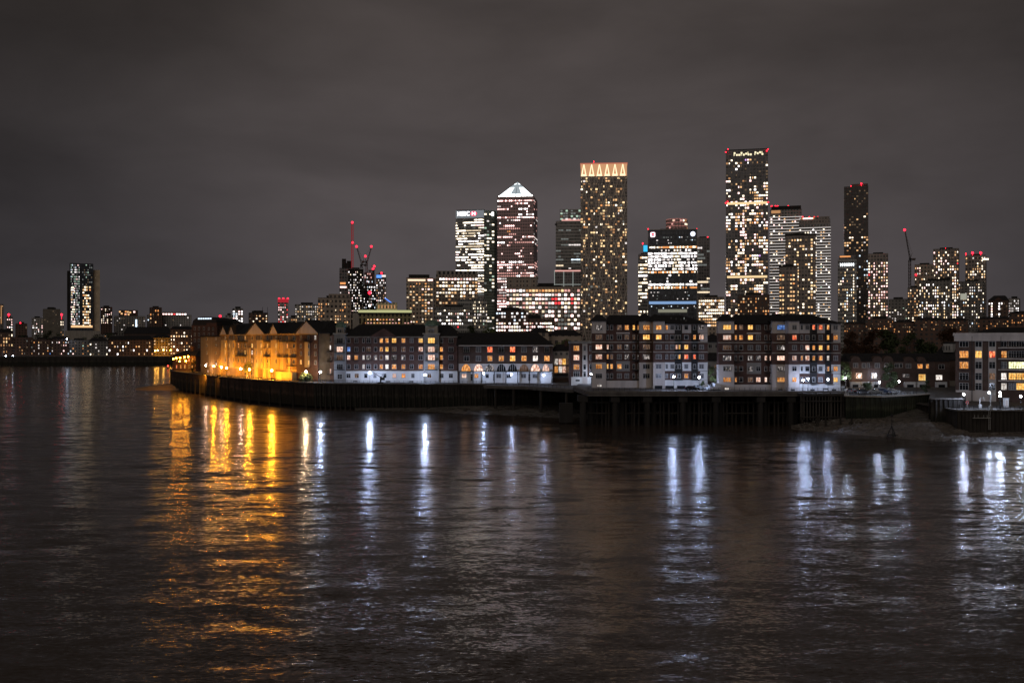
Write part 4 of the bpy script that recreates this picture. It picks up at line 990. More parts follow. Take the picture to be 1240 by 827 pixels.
# ================================================================== the skyline
def rr(a, b): return random.uniform(a, b)
cw_pink = curtain_wall('rosy_steel_skin', (.62, .44, .45), (.10, .075, .08), 3.1, 4.1, .55, .55)
cw_grey = curtain_wall('grey_office_skin', (.46, .46, .45), (.12, .125, .125), 1.6, 4.0, .85, .6)
cw_dark = curtain_wall('dark_glass_skin', (.34, .32, .32), (.11, .11, .12), 3.0, 3.5, .8, .75)
cw_brown = curtain_wall('brown_stone_skin', (.48, .40, .33), (.09, .08, .075), 3.2, 3.9, .5, .5)
cw_bronze = curtain_wall('bronze_tower_skin', (.42, .36, .33), (.14, .125, .115), 3.0, 3.6, .7, .65)
cw_blue = curtain_wall('blue_black_glass_skin', (.09, .10, .12), (.06, .07, .09), 1.5, 4.2, .9, .8)
cw_white = curtain_wall('white_balcony_skin', (.42, .41, .40), (.10, .10, .10), 3.2, 3.5, .7, .6)
cw_flat = curtain_wall('flat_block_skin', (.26, .25, .24), (.05, .05, .05), 3.0, 3.0, .45, .5)
cw_brick = curtain_wall('brick_flats_skin', (.16, .10, .08), (.04, .04, .04), 3.2, 3.0, .45, .5)
cw_pale = curtain_wall('pale_flats_skin', (.46, .45, .43), (.08, .08, .08), 3.2, 3.0, .45, .5)

# --- the tower with the lit name across its top (letters as in the photograph)
f = tower('office_tower', 'cream-lit office tower with white letters and a red emblem along its top', 552, 586, 254.5, 1380, 36, cw_grey, -8, roof=False)
b = MB(); b.box(.2, f.w-.2, .2, f.d-.2, f.h, f.h+.5); b.build('roof', dark_concrete, f.root)
f.box('sign_band', emit('sign_band_glow', (.60, .66, .72), .30), 552.2, 585.9, 255, 264, .4, -.1)
f.box('sign_band', emit('side_sign_glow', (.8, .85, .8), .22), 552, 552.3, 255, 264, .4, -f.d)
text_part(f, 'HSBC', 554.0, 568.4, 259.0, 5.0, emit('sign_white', (1, .95, 1), 7.0), .7)
b = MB(); u0, u1 = f.u(569.4, .7), f.u(577.6, .7); za, zb_ = f.z(261.6), f.z(256.4); um, zm = (u0+u1)/2, (za+zb_)/2; q = (u1-u0)/4; y = -.75
b.quad((u0+q, y, za), (u1-q, y, za), (u1-q, y, zb_), (u0+q, y, zb_), 0); y = -.8
b.poly([(u0+q, y, za), (u0+q, y, zb_), (u0, y, zm)][::-1], 1); b.poly([(u1-q, y, za), (u1, y, zm), (u1-q, y, zb_)], 1)
b.poly([(u0+q, y, zb_), (um, y, zm), (u1-q, y, zb_)], 1); b.poly([(u0+q, y, za), (u1-q, y, za), (um, y, zm)], 1)
b.build('emblem', [emit('emblem_white', (1, .9, .9), 3.0), emit('emblem_red', (1, .03, .08), 2.6)], f.root)
pr = lambda r: .25 if r == 0 else (.72 if r < 24 else .42)
bands(f, 20, 265, 400, 42, runs(pr, .62, creamX=5, whiteX=2, cream=3, cream2=2, pink=.4, grey=1), hf=.40)
# the rounded eastern shoulder in greenish glass
g_ = MB(); g_.box(0, 1, 0, 1, 0, 1)
b = MB(); ue = f.u(599); b.prism([(f.w+.02, 1.5), (ue-2, 7), (ue, 12), (ue, f.d-4), (f.w+.02, f.d-1)], 0, f.h-.6); b.build('shoulder_wall', curtain_wall('green_glass_skin', (.24, .30, .26), (.10, .13, .11), 1.5, 4.0, .8, .6), f.root)
its = []
for r in range(40):
    for c in range(4):
        if random.random() < .42:
            t = (c+.5)/4; x = f.w+(ue-2-f.w)*t; yy = 1.5+5.5*t
            its.append((x, yy-.12, f.h-6-r*(f.h-8)/40, 3.0, 2.0, math.atan2(5.5, ue-2-f.w), EM[random.choice(['cream2', 'green', 'cream', 'grey', 'white2'])]))
split_windows(f, its)
f.box('shoulder_sign', EM['white'], 595.3, 597.8, 257, 261.5, -5, -5.6)
finish(f)

# --- the pyramid-topped tower
f = tower('office_tower', 'rosy steel tower crowned by a glowing white pyramid', 602, 646.5, 239, 1300, 46, cw_pink, -6, roof=False)
b = MB(); i_ = 2.0; b.box(.3, f.w-.3, .3, f.d-.3, f.h, f.h+1.2); b.build('cornice', stone, f.root)
zt = f.z(220, 626, -20); c = (f.w*.5, f.d*.5); z0 = f.h+1.2; a = 1.0
P = [(a, a, z0), (f.w-a, a, z0), (f.w-a, f.d-a, z0), (a, f.d-a, z0)]; nl = 11
pm = [emit('pyramid_glow', (.88, .97, 1), 2.6), emit('pyramid_bright', (1, .97, .93), 10.0), emit('pyramid_dim', (.8, .92, .98), .5)]
b = MB()
for k in range(nl):
    t0, t1 = k/nl, (k+.86)/nl
    for s in range(4):
        A, B = Vector(P[s]), Vector(P[(s+1) % 4]); T = Vector((*c, zt))
        q = [A.lerp(T, t0), B.lerp(T, t0), B.lerp(T, t1), A.lerp(T, t1)]
        m_ = 1 if k == 0 else (0 if k < 7 else 2) if k != 9 else 0
        # two dark chevrons run up each face
        lft = q[0].lerp(q[1], .0); n_ = 6
        for j in range(n_):
            e0, e1 = j/n_+.01, (j+1)/n_-.01
            b.quad(q[0].lerp(q[1], e0), q[0].lerp(q[1], e1), q[3].lerp(q[2], e1), q[3].lerp(q[2], e0), 2 if (j in (2, 3) and k > 1) else m_)
b.build('pyramid', pm, f.root)
b = MB(); T = Vector((*c, zt-.6)); m4 = [Vector(p)+Vector((0, 0, -.3)) for p in P]
for s in range(4): b.poly([m4[s]+(Vector((c[0], c[1], 0))-Vector((m4[s].x, m4[s].y, 0)))*.02, m4[(s+1) % 4]+(Vector((c[0], c[1], 0))-Vector((m4[(s+1) % 4].x, m4[(s+1) % 4].y, 0)))*.02, T])
b.build('pyramid_frame', dark_metal, f.root)
b = MB(); b.tube((*c, zt-1), (*c, zt+2), .3, .1); b.build('finial', dark_metal, f.root)
rowp = [.95, .3, .25, .6, .15, .2, .95, .15, .2, .65, .15, .15, .2, .95, .2, .75, .15, .2, .12, .2, .25, .2, .7, .95, .75, .3, .95, .9, .7, .95, .75, .8, .95, .7, .9, .8, .9, .85, .9, .92, .8, .85, .9, .8, .7, .9, .8]
bands(f, 19, 241.5, 400, 47, runs(lambda r: rowp[min(r, 46)], .55, pink=3, pinkX=3, pink2=2, whiteX=1.6, white2=1, oran=.12), wf=.58, hf=.46)
bands(f, 12, 241.5, 400, 47, runs(lambda r: rowp[min(r, 46)]*.6, .5, pink2=4, white2=2), face='R', depth=f.d, wf=.6, hf=.5, name='side_window_band')

# --- diagrid tower
f = tower('residential_tower', 'dark tower wrapped in a diamond lattice under a glowing zigzag crown', 703, 759.5, 213.5, 1080, 30, cw_bronze, 0, roof=False)
fr = surf('lattice_metal', (.80, .74, .66), .5, .1, .5, 0)
cg = [emit('crown_amber', (1, .52, .26), .62), emit('crown_bright', (1, .74, .46), 1.5), emit('crown_gold', (.9, .55, .16), .42)]
zt = f.z(197.5); b = MB(); b.box(.25, f.w-.25, .25, f.d-.25, f.h+.02, zt-1); b.build('crown_wall', cg[0], f.root)
b = MB(); b.box(-.35, f.w+.35, -.35, f.d+.35, zt-1.2, zt); b.build('crown_rim', emit('crown_rim_red', (1, .32, .2), .5), f.root)
cw6 = f.w/6
for i in range(6):
    b = MB(); x0, x1 = i*cw6+.5, (i+1)*cw6-1.7; m = (x0+x1)/2
    t = 1.5
    b.prism_y([(x0, f.h+.1), (x0+t, f.h+.1), (m+.2, zt-2.2), (m-.5, zt-1.3)], -.5, .2, 0); b.prism_y([(x1-t, f.h+.1), (x1, f.h+.1), (m+.5, zt-1.3), (m-.2, zt-2.2)], -.5, .2, 0)
    b.prism_y([(x0+.4, f.h+.1), (x1-.4, f.h+.1), (x1-1, f.h+2.2), (x0+1, f.h+2.2)], -.48, .2, 0); b.build('crown_fin', cg[1], f.root)
b = MB(); H_ = f.h; per = 34/1.116; ni = 6
for i in range(-8, 15):
    for sg in (1, -1):
        x0, z0 = i*cw6/1.0, H_
        xa, za, xb, zb_ = x0, H_, x0+sg*H_/per*cw6, 0
        # clip to the face
        t0, t1 = 0.0, 1.0
        for lim, side in ((0, -1), (f.w, 1)):
            d = xb-xa
            tt = (lim-xa)/d
            if (side < 0 and d > 0) or (side > 0 and d < 0): t0 = max(t0, tt)
            else: t1 = min(t1, tt)
        if t1-t0 > .02:
            pa = (xa+(xb-xa)*t0, -.30, za+(zb_-za)*t0); pb = (xa+(xb-xa)*t1, -.30, za+(zb_-za)*t1); b.tube(pa, pb, .42, None, 4)
b.build('diagrid', fr, f.root)
grid(f, 19, 214.5, 398, 56, rand(.20, warm=5, yell=7, warm2=3, cream=2, oran=.5, grey=1.5, white2=.7), wf=.80, hf=.66)
grid(f, 8, 214.5, 398, 56, rand(.12, warm2=5, yell=2), face='R', depth=f.d, wf=.5, hf=.5)
beacon(f, 719, 195.5, .6); f.extra['x'] = None; f.extra.pop('x'); finish(f)

# --- tallest tower on the right
f = tower('residential_tower', 'tallest tower, a dark slab scattered with warm windows and two lit sky-garden floors', 879, 930, 181.5, 1010, 27, cw_dark, 0, roof=False)
b = MB(); b.box(-.3, f.w+.3, -.3, f.d+.3, f.h, f.h+.6); b.build('roof', dark_metal, f.root)
_cl = [[random.random() < .46 for c in range(9)] for r in range(27)]
grid(f, 18, 192, 388, 54, rand(lambda r, c: (.35 if r < 6 else 1)*(.80 if _cl[r//2][c//2] else .10)*(1.15 if c in (0, 1, 12, 13, 14, 15, 7, 8) else .8)*(0 if r in (4, 5) else 1), cream=4, pink=2.4, warm=3, white=1.5, warm2=2, viol=.1, oran=.5), wf=.80, hf=.58)
f.box('sky_garden_floor', emit('sky_garden', (1, .72, .38), 1.0), 880.5, 929, 244.8, 247.6, .15, -.1)
f.box('sky_garden_floor', emit('sky_garden', (1, .72, .38), 1.0), 880.5, 929, 334, 336.6, .15, -.1)
b = MB(); u0, u1 = f.u(888.5), f.u(925); z0, z1 = f.z(188.6), f.z(184.2)
for i in range(13):
    if i in (8,): continue
    xa = u0+(u1-u0)*i/13; w = (u1-u0)/13*.75; h = (z1-z0); s_ = random.choice([0, .25, .5]); b.box(xa, xa+w, -.15, .1, z0+h*s_, z0+h*(s_+.5)); 
    if i % 3 == 0: b.box(xa, xa+w*.4, -.14, .1, z0, z1)
b.build('crown_light', emit('crown_yellow', (1, .86, .55), 1.3), f.root)
bands(f, 8, 300, 388, 26, rand(.6, white2=3, grey=3, white=1), face='L', depth=f.d, wf=.8, hf=.4, name='side_window_band')
for px, py in ((878.8, 184.5), (881.5, 181.0), (930, 181.0), (928.5, 183), (878.8, 246), (881, 244.5), (930.4, 245)): beacon(f, px, py, .8, False, .6, 0)
finish(f)

# --- glass slab with two lit emblems at the top
f = tower('office_tower', 'black glass office slab with a red and a blue-white emblem over bands of white floors', 784.8, 844, 278.2, 980, 40, cw_blue, 0)
b = MB(); zt = f.h; w = f.w
b.box(-.35, 0, -.3, .3, 0, zt+.4); b.box(w, w+.35, -.3, .3, 0, zt+.4); b.box(0, w, -.3, .3, zt, zt+.4); b.build('edge_frame', surf('pale_edge_metal', (.6, .52, .48), .5, .1), f.root)
def office(r):
    return [.9, .42, .95, .92, .6, .92, .85, .78, .9, .12, .04, .12, .95, .85][r]
bands(f, 34, 297.6, 350.3, 14, lambda r, c: ((['oran', 'cream'][random.random() < .55] if r in (0, 8, 13) else ('cream' if 17 <= c <= 21 else random.choice(['whiteX', 'whiteX', 'white', 'white2']))) if random.random() < office(r)*(.25 if (r == 4 and c > 23) or (r == 7 and 12 <= c <= 16) or (r == 1 and c < 15) or (r in (9, 10, 11) and not 13 <= c <= 21) else 1)*(3 if r in (9, 11) and 13 <= c <= 21 else 1) else None), wf=.94, hf=.60)
f.box('blue_floor', emit('blue_floor_light', (.35, .58, 1), .62), 786, 843, 365, 368.3, .2, -.1)
f.box('lobby_floor', emit('lobby_light', (.85, .82, .62), .26), 797, 832, 374.6, 378.4, .2, -.1)
its = []
for k in range(46): its.append((f.u(rr(786, 843)), -.12, f.z(random.choice([287.5, 291, 294.5, 354, 358, 362, 371, 373])), 1.0, .9, 0, EM[random.choice(['white2', 'grey', 'cool', 'grey'])]))
split_windows(f, its, 'ceiling_light')
u0, u1, z0, z1 = f.u(787.6), f.u(793.4), f.z(287), f.z(281)
def rbox(b, a, c, d, e, rad, y, m):
    pts = []
    for (cx_, cz_, st) in ((c-rad, d+rad, -90), (c-rad, e-rad, 0), (a+rad, e-rad, 90), (a+rad, d+rad, 180)):
        for i in range(5): t = R(st+22.5*i); pts.append((cx_+math.cos(t)*rad, cz_+math.sin(t)*rad))
    b.prism_y(pts, y, y+.25, m)
b = MB(); q = (u1-u0); rbox(b, u0, u1, z0, z1, q*.25, -.5, 0); rbox(b, u0+q*.22, u1-q*.22, z0+q*.42, z1-q*.2, q*.05, -.6, 1); rbox(b, u0+q*.22, u1-q*.22, z0+q*.16, z0+q*.34, q*.05, -.6, 2)
b.build('emblem', [emit('emblem_pink_white', (1, .72, .78), 2.2), emit('emblem_deep_red', (1, .05, .08), 1.5), glass_dark], f.root)
b = MB(); c0, cz = f.u(839), f.z(283.8); r_ = (f.u(842)-f.u(836))/2
b.prism_y([(c0+math.cos(t)*r_, cz+math.sin(t)*r_) for t in [2*math.pi*i/8 for i in range(8)]], -.5, -.2, 0)
for s in (-1, 1): b.prism_y([(c0+s*r_*.2, cz-r_*.22), (c0+s*r_*.75, cz), (c0+s*r_*.2, cz+r_*.22)][::s], -.62, -.5, 1)
b.build('emblem', [emit('emblem_blue_white', (.80, .84, 1), 2.4), emit('emblem_blue', (.10, .22, .95), 1.2)], f.root)
for px in (784.8, 843.8): beacon(f, px, 277.3, .7)
finish(f)
# round tower behind it
f = Fac('residential_tower', 'round tower top with a rosy lattice rising behind the black glass slab', 'tower', 809, 1200, 834, 1200, 8)
b = MB(); rad = f.w/2; h0 = f.z(264.5); b.prism([(rad+math.cos(t)*rad, rad+math.sin(t)*rad) for t in [2*math.pi*i/20 for i in range(20)]], 0, h0); b.build('wall', cw_pink, f.root)
b = MB()
for k in range(4): z = h0-.4-k*4.2; b.prism([(rad+math.cos(t)*(rad+.5), rad+math.sin(t)*(rad+.5)) for t in [2*math.pi*i/20 for i in range(20)]], z-.5, z+.4)
b.build('gallery', emit('rosy_gallery', (1, .42, .36), .32), f.root)
b = MB()
for i in range(20): t = 2*math.pi*i/20; b.tube((rad+math.cos(t)*(rad+.4), rad+math.sin(t)*(rad+.4), h0-14), (rad+math.cos(t)*(rad+.4), rad+math.sin(t)*(rad+.4), h0), .35, None, 4)
b.build('rib', stone, f.root)
its = []
for k in range(12):
    t = R(rr(200, 340)); its.append((rad+math.cos(t)*(rad+.6), rad+math.sin(t)*(rad+.6), h0-2.4-4.2*random.choice([0, 1, 2]), 2, 2, t+math.pi/2, EM[random.choice(['pink2', 'cream2', 'cream', 'warm2'])]))
split_windows(f, its); finish(f)
f = tower('office_tower', 'slim tower with a cyan sign edge left of the black glass slab', 773, 785.5, 308, 1120, 30, cw_grey, 0)
f.box('upper_wall', cw_dark, 779, 785.5, 296, 309, -2, -20); f.box('sign_panel', EM['cyan'], 779.2, 784, 297.2, 304.8, -1.5, -2)
bands(f, 6, 310, 384, 17, runs(.62, .6, cream=5, warm=2, cream2=2, white=1), wf=.85); bands(f, 5, 310, 384, 17, rand(.2, cream2=1), face='L', depth=30)
f.h = f.z(296); beacon(f, 778.4, 294.5, 1.0, True, 0, 4)
f = tower('office_tower', 'dark slim tower with a few pale floors right of the black glass slab', 843, 859.5, 288, 1150, 26, cw_dark, 0)
bands(f, 9, 290, 356, 16, runs(.26, .7, white2=2, grey=5, cream2=2, yell=.6), wf=.9, hf=.55); beacon(f, 857, 287.2, .9)
f = tower('office_building', 'broad low office with cream-lit floors at the foot of the tallest tower', 846, 877, 360, 900, 24, cw_brown, 0, cat='office building')
bands(f, 13, 362.5, 396, 9, runs(.8, .5, cream=5, white=2, warm=2), wf=.75, hf=.52)
f = tower('office_building', 'dark low block with sparse amber windows before the tallest tower', 893, 932, 357, 820, 20, cw_brick, 0, cat='office building'); grid(f, 13, 360, 390, 8, rand(.28, warm=3, oran=2, cream2=2), wf=.6, hf=.5); finish(f)

# --- two-stage grey tower
f = tower('office_tower', 'grey stepped tower with pale greenish top, half behind the lattice tower', 673, 704, 268, 1250, 30, cw_grey, 0)
f.box('top_stage', cw_grey, 678, 704, 253.5, 268.2, -3, -25); bands(f, 8, 253.8, 267, 4, rand(.7, white2=2, green=2, grey=3), x0=678.4, x1=703.5, p=-2.8, wf=.8, hf=.6)
f.box('crown_light', EM['pink2'], 680, 704, 265.0, 267.5, -2.7, -3.1)
f.box('roof_ledge', dark_metal, 671.8, 674.5, 271, 272.5, 1.5, -2)
bands(f, 10, 270, 327, 16, runs(.28, .65, white2=3, grey=5, cream2=1, cool=1), wf=.9, hf=.5)
f = tower('office_building', 'glass box with a bright frame standing before the grey stepped tower', 671.5, 705, 327.5, 1120, 24, cw_dark, 0, cat='office building')
b = MB(); w, h0 = f.w, f.h; b.box(-.4, w, -.5, .1, h0-1, h0)
for k in range(1, 4): b.box(0, w, -.4, .1, h0*.93-k*9-.4, h0*.93-k*9+.3)
for k in range(4): x = w*k/3.0; b.box(x-.4, x+.4, -.45, .1, 0, h0)
b.build('frame', emit('frame_light', (.85, .92, .85), .30), f.root); f.box('roof_light_strip', EM['pink2'], 672, 705, 327.3, 328.8, .8, .5)
f = tower('office_building', 'wide low office building with long rosy-white bands of lit floors', 613, 702.5, 347.5, 960, 36, cw_brown, 0, cat='office building')
f.box('upper_storey', cw_brown, 613.5, 651, 336, 347.6, -3, -30); f.box('upper_cornice', stone, 612.8, 651.8, 335, 336.4, -2.4, -30.6)
for i in range(6): f.box('upper_pier', stone, 615+i*6.6, 616.8+i*6.6, 336.4, 347.5, -2.5, -3.1)
f.box('plant_room', dark_concrete, 651.5, 671, 343, 347.6, -6, -25)
def low_office(r, c):
    if r == 0: return random.choice(['pink', 'white', 'white']) if c < 6 else (random.choice(['oran', 'warm', 'warm', 'yell']) if c < 18 else (None if random.random() < .6 else 'pink2'))
    if r in (2, 3) and c in (14, 15, 16, 20): return random.choice(['red', 'pink', 'red'])
    p = [.9, .95, .8, .8, .7, .45, .42, .5, .55, .6][r]
    return random.choice(['pink', 'white', 'cream', 'pinkX', 'white2', 'pink2', 'cream2']) if random.random() < p else ('grey' if random.random() < .5 else None)
bands(f, 23, 349.5, 400, 10, low_office, wf=.74, hf=.56)
f = tower('office_building', 'stepped brick office with bluish upper floors before the wide rosy building', 600.5, 640, 376.5, 800, 26, cw_brick, 0, cat='office building')
f.box('lower_wing', cw_brick, 640, 672, 386, None, 0, -24); f.box('plant_room', dark_concrete, 607, 628, 372, 376.6, -5, -20); f.box('sloped_wing', dark_concrete, 640, 655, 381, 386.2, -2, -22)
bands(f, 13, 377.5, 402, 6, lambda r, c: random.choice(['white', 'cool', 'white2'] if r < 3 else ['pink', 'white', 'cream']) if random.random() < (.62 if r < 3 else .9) else None, wf=.66, hf=.5)
bands(f, 12, 389.6, 402, 3, lambda r, c: random.choice(['pink', 'white', 'cream']) if random.random() < .85 else None, x0=641, x1=671, wf=.66, hf=.5)
# --- stone offices left of the lettered tower
f = tower('office_building', 'broad stone office with an even grid of cream windows below the lettered tower', 528, 578.5, 332.5, 1000, 36, cw_brown, 0, cat='office building')
f.box('attic_storey', stone, 528.5, 578, 328, 332.7, -2, -30)
for i in range(9): f.box('attic_opening', glass_dark, 531+i*5.2, 533.6+i*5.2, 328.8, 332.0, -1.8, -2.1)
stn = [.95, .75, .9, .6, .9, .42, .7, .85]
bands(f, 14, 336, 369, 8, lambda r, c: (random.choice(['pink', 'white']) if r == 0 else random.choice(['cream', 'cream', 'white', 'warm'])if r < 6 else random.choice(['warm2', 'warm', 'cream2'])) if random.random() < stn[r] else None, wf=.62, hf=.52)
f = tower('office_building', 'low grey office with small white windows before the stone office', 526.5, 572, 372, 860, 26, cw_grey, 0, cat='office building')
f.box('wing_wall', cw_grey, 554, 590, 362, None, -8, -30)
grid(f, 17, 374, 398, 6, rand(lambda r, c: [.1, .5, .1, .55, .6, .4][r], white=3, cream=2, pink2=1, red=.2), wf=.6, hf=.45)
grid(f, 10, 364, 398, 9, rand(.42, cream=2, white2=2, cream2=2, green=.6), x0=572.5, x1=590, p=-7.9, wf=.55, hf=.5); finish(f)
f = tower('residential_tower', 'brown rounded apartment tower with a bright amber top gallery', 492, 524.5, 336.5, 950, 26, cw_brown, 0)
f.box('penthouse', dark_concrete, 495, 520, 332.5, 336.8, -2, -20); f.box('gallery_light', emit('gallery_amber', (1, .70, .48), 1.4), 494, 515, 338.2, 340.4, .3, -.1)
f.box('gallery_light', EM['pink'], 518, 524, 338.2, 340.2, .3, -.1)
grid(f, 9, 342, 398, 17, rand(lambda r, c: .62 if c in (6, 7, 8) else (.42 if c in (2,) else .16), warm=3, oran=2, cream2=2, pink=.7, white2=.6), wf=.6, hf=.5); finish(f)
f.box('corner_bay', cw_brown, 525, 528, 337, None, -3, -24)
f = tower('office_building', 'low colonnaded hall with a glowing yellow-green cornice', 435, 497.5, 380, 880, 24, curtain_wall('colonnade_skin', (.42, .36, .20), (.03, .025, .02), 3.6, 6.5, .45, .8), 0, cat='hall')
b = MB(); b.box(-1.2, f.w+1.2, -1.4, 25, f.h+.05, f.h+1.0); b.build('roof_edge', dark_concrete, f.root)
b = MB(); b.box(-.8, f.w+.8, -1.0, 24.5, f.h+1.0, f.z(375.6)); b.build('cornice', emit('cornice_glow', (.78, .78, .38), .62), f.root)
its = []
for c in range(15):
    for r in range(4):
        if random.random() < .8: its.append((f.w*(.08+.9*(c+.5)/15), -.1, f.h-5.2-r*3.0, 1.3, .9, 0, EM[random.choice(['oran', 'warm', 'pink2', 'pink'])]))
split_windows(f, its)
f.box('end_block', stone, 427, 435, 379, None, -.5, -22); f.box('upper_pavilion', cw_brown, 456, 481, 366.5, 375.2, -12, -24)
for i in range(6): f.box('pavilion_window', EM['warm2'], 458+i*3.8, 459.5+i*3.8, 369.5, 373.5, -11.8, -12.1)

# --- the building site
f = tower('unfinished_tower', 'dark half-built tower with a jagged core top beside the red-lit cranes', 411, 427.5, 325, 1120, 24, cw_dark, 0)
f.box('core', dark_concrete, 414, 419, 313.5, 325.5, -6, -14); f.box('core', dark_concrete, 420, 426, 316, 325.5, -5, -14); f.box('core', dark_concrete, 416, 424, 318.5, 325.4, -4, -5.9)
for a, c, y0, y1, k in ((411.8, 418.5, 342, 344.3, 'oran'), (411.8, 419.5, 346.8, 348.6, 'pink'), (421.5, 427, 349.5, 354.5, 'warm2')): f.box('lit_floor', EM[k], a, c, y0, y1, .2, -.1)
grid(f, 6, 327, 392, 20, rand(.12, white2=2, warm2=2, pink2=1), wf=.5, hf=.4); finish(f)
f = tower('unfinished_tower', 'concrete frame tower under construction with bare white work lights on every floor', 421.5, 440, 326, 1060, 22, dark_concrete, 0)
b = MB()
for k in range(21): z = f.h-k*f.h/21; b.box(-.8, f.w+.8, -1.2, .2, z-.5, z)
b.build('floor_slab', concrete, f.root)
grid(f, 9, 328, 394, 21, rand(.5, white=3, white2=3, pink=1, cream=2, grey=2), wf=.42, hf=.45, p=.2); finish(f)
f = tower('unfinished_tower', 'stepped building frame hung with white work lights behind the red mast lamp', 438, 459, 345, 1150, 24, dark_concrete, 0)
b = MB()
for k in range(14): z = f.h-k*f.h/14; b.box(-.8, f.w+.8, -1.2, .2, z-.5, z)
b.build('floor_slab', concrete, f.root); f.box('core', concrete, 441, 453, 330, 345.5, -5, -18)
grid(f, 10, 346, 392, 13, rand(.45, white=3, cool=2, white2=2, pink=.6), wf=.4, hf=.42, p=.2); finish(f)
its = [(f.u(rr(442, 452)), 4.8, f.z(rr(331, 344)), 1.2, 1.6, 0, EM[random.choice(['white2', 'cool', 'pink2'])]) for _ in range(10)]; split_windows(f, its, 'work_light')
f = tower('residential_tower', 'slim tower with a blue-lit top beside the building site', 455.5, 467.5, 332.5, 1090, 18, cw_dark, 0)
f.box('blue_sign', EM['blue'], 455.8, 462, 333, 336.6, .3, -.1); f.box('sign', EM['white2'], 462.2, 467.2, 333, 335.5, .3, -.1)
grid(f, 6, 338, 390, 17, rand(.5, pink=2, white2=3, white=2, warm2=2), wf=.5, hf=.5); beacon(f, 462, 330.8, 1.4); finish(f)
f = tower('apartment_building', 'grey-brown stepped flats with a few orange windows left of the building site', 385, 425, 361, 760, 24, cw_brown, 0, cat='building')
f.box('upper_storey', cw_brown, 398, 424, 356, 361.4, -4, -20); grid(f, 14, 363, 392, 8, rand(.28, oran=2, warm2=3, cream2=3, warm=2), wf=.5, hf=.5); finish(f)

def crane(label, px, ybase, ymast, Y, tip, tail=None, red=(), group='tower cranes', lit=False):
    """mast column px from row ybase up to ymast; the jib runs to photo point tip"""
    s = Y/FPX; zb_, zm = WZ(ybase, Y), WZ(ymast, Y); r = thing('tower_crane', label, 'crane', (WX(px, Y), Y, zb_), 0, group); h = zm-zb_
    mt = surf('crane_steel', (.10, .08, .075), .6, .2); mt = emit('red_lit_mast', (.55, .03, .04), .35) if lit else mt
    b = MB(); a = .9
    for x in (-a, a):
        for y in (-a, a): b.tube((x, y, 0), (x, y, h), .24, None, 4)
    n = max(4, int(h/3))
    for k in range(n):
        z0, z1 = h*k/n, h*(k+1)/n
        b.tube((-a, -a, z0), (a, -a, z1), .15, None, 4); b.tube((a, -a, z0), (a, a, z1), .15, None, 4); b.tube((-a, a, z0), (-a, -a, z1), .15, None, 4)
    b.build('mast', mt, r)
    tx, tz = WX(tip[0], Y)-WX(px, Y), WZ(tip[1], Y)-zb_; b = MB(); A, T = Vector((0, 0, h+1)), Vector((tx, 0, tz)); ln = (T-A).length; d = (T-A)/ln; nv = Vector((d.z, 0, -d.x)); 
    if ln > 4:
        for off in (Vector((0, -.7, 0)), Vector((0, .7, 0)), nv*1.3): b.tube(A+off, T+off*.3, .22, .16, 4)
        n = max(5, int(ln/3))
        for k in range(n):
            p0, p1 = A+d*ln*k/n, A+d*ln*(k+1)/n; b.tube(p0+Vector((0, -.7, 0)), p1+nv*1.2, .12, None, 4); b.tube(p0+nv*1.2, p1+Vector((0, .7, 0)), .12, None, 4)
        b.build('jib', mt, r)
        sg = -1 if tx > 0 else 1
        b = MB(); b.tube((0, 0, h+1), (sg*6, 0, h+1.5), .5, None, 4); b.box(sg*4-1.3, sg*4+1.3, -1, 1, h-.4, h+1.8); b.tube((0, 0, h), (sg*2.5, 0, h+7), .3, .2, 4); b.tube((sg*2.5, 0, h+7), tuple(T), .08, None, 4); b.build('counter_jib', mt, r)
        b = MB(); b.box(-1.2, 1.2, -1.8, -.9, h-1, h+1.6); b.build('cab', dark_metal, r)
    for (qx, qy) in red:
        x, z = WX(qx, Y)-WX(px, Y), WZ(qy, Y)-zb_; b = MB(); b.ball((0, 0, 0), 1.25); b.build('beacon', beacon_red, r, (x, 0, z))
    return r
crane('tallest thin red-lit crane mast above the jagged half-built tower', 426.6, 325, 270.5, 1112, (426.6, 268), None, ((426.6, 269.5), (427, 293.8)), lit=True)
crane('luffing crane leaning left behind the building site', 437.8, 325, 322, 1112-40, (431.6, 299.5), None, ((431.8, 298.6),))
crane('luffing crane leaning right with a red lamp at its jib tip', 444, 331, 318, 1154, (449.6, 299), None, ((449.6, 298.6), (442.4, 310.4)))
crane('short crane with two red lamps beside the blue-topped tower', 452.3, 345, 329, 1145, (453.2, 322), None, ((453.2, 322.6), (451.8, 325.6)))
m_ = thing('lamp_mast', 'tall mast with one large red lamp before the building site', 'mast', (WX(447.6, 900), 900, 8))
b = MB(); b.tube((0, 0, 0), (0, 0, WZ(354.8, 900)-8), .5, .25); b.build('mast', surf('mast_steel', (.3, .28, .27), .6), m_); b = MB(); b.ball((0, 0, WZ(354.6, 900)-8), 1.5); b.build('beacon', beacon_red, m_)
b = MB(); b.box(-.9, .9, -.6, .6, WZ(371.5, 900)-8, WZ(369, 900)-8); b.build('work_light', EM['white'], m_)
m_ = thing('light_ramp', 'short sloping ramp edged in blue light right of the building site', 'ramp', (WX(466, 1000), 1000, 8))
b = MB(); A, T = Vector((0, 0, WZ(361, 1000)-8)), Vector((WX(474, 1000)-WX(466, 1000), 0, WZ(366.8, 1000)-8)); b.tube(A, T, .55); b.build('light_strip', emit('blue_strip', (.10, .28, 1), 1.3), m_)
b = MB(); b.tube((A.x, .5, 0), (A.x, .5, A.z), .4); b.tube((T.x, .5, 0), (T.x, .5, T.z), .4); b.build('support', dark_metal, m_)

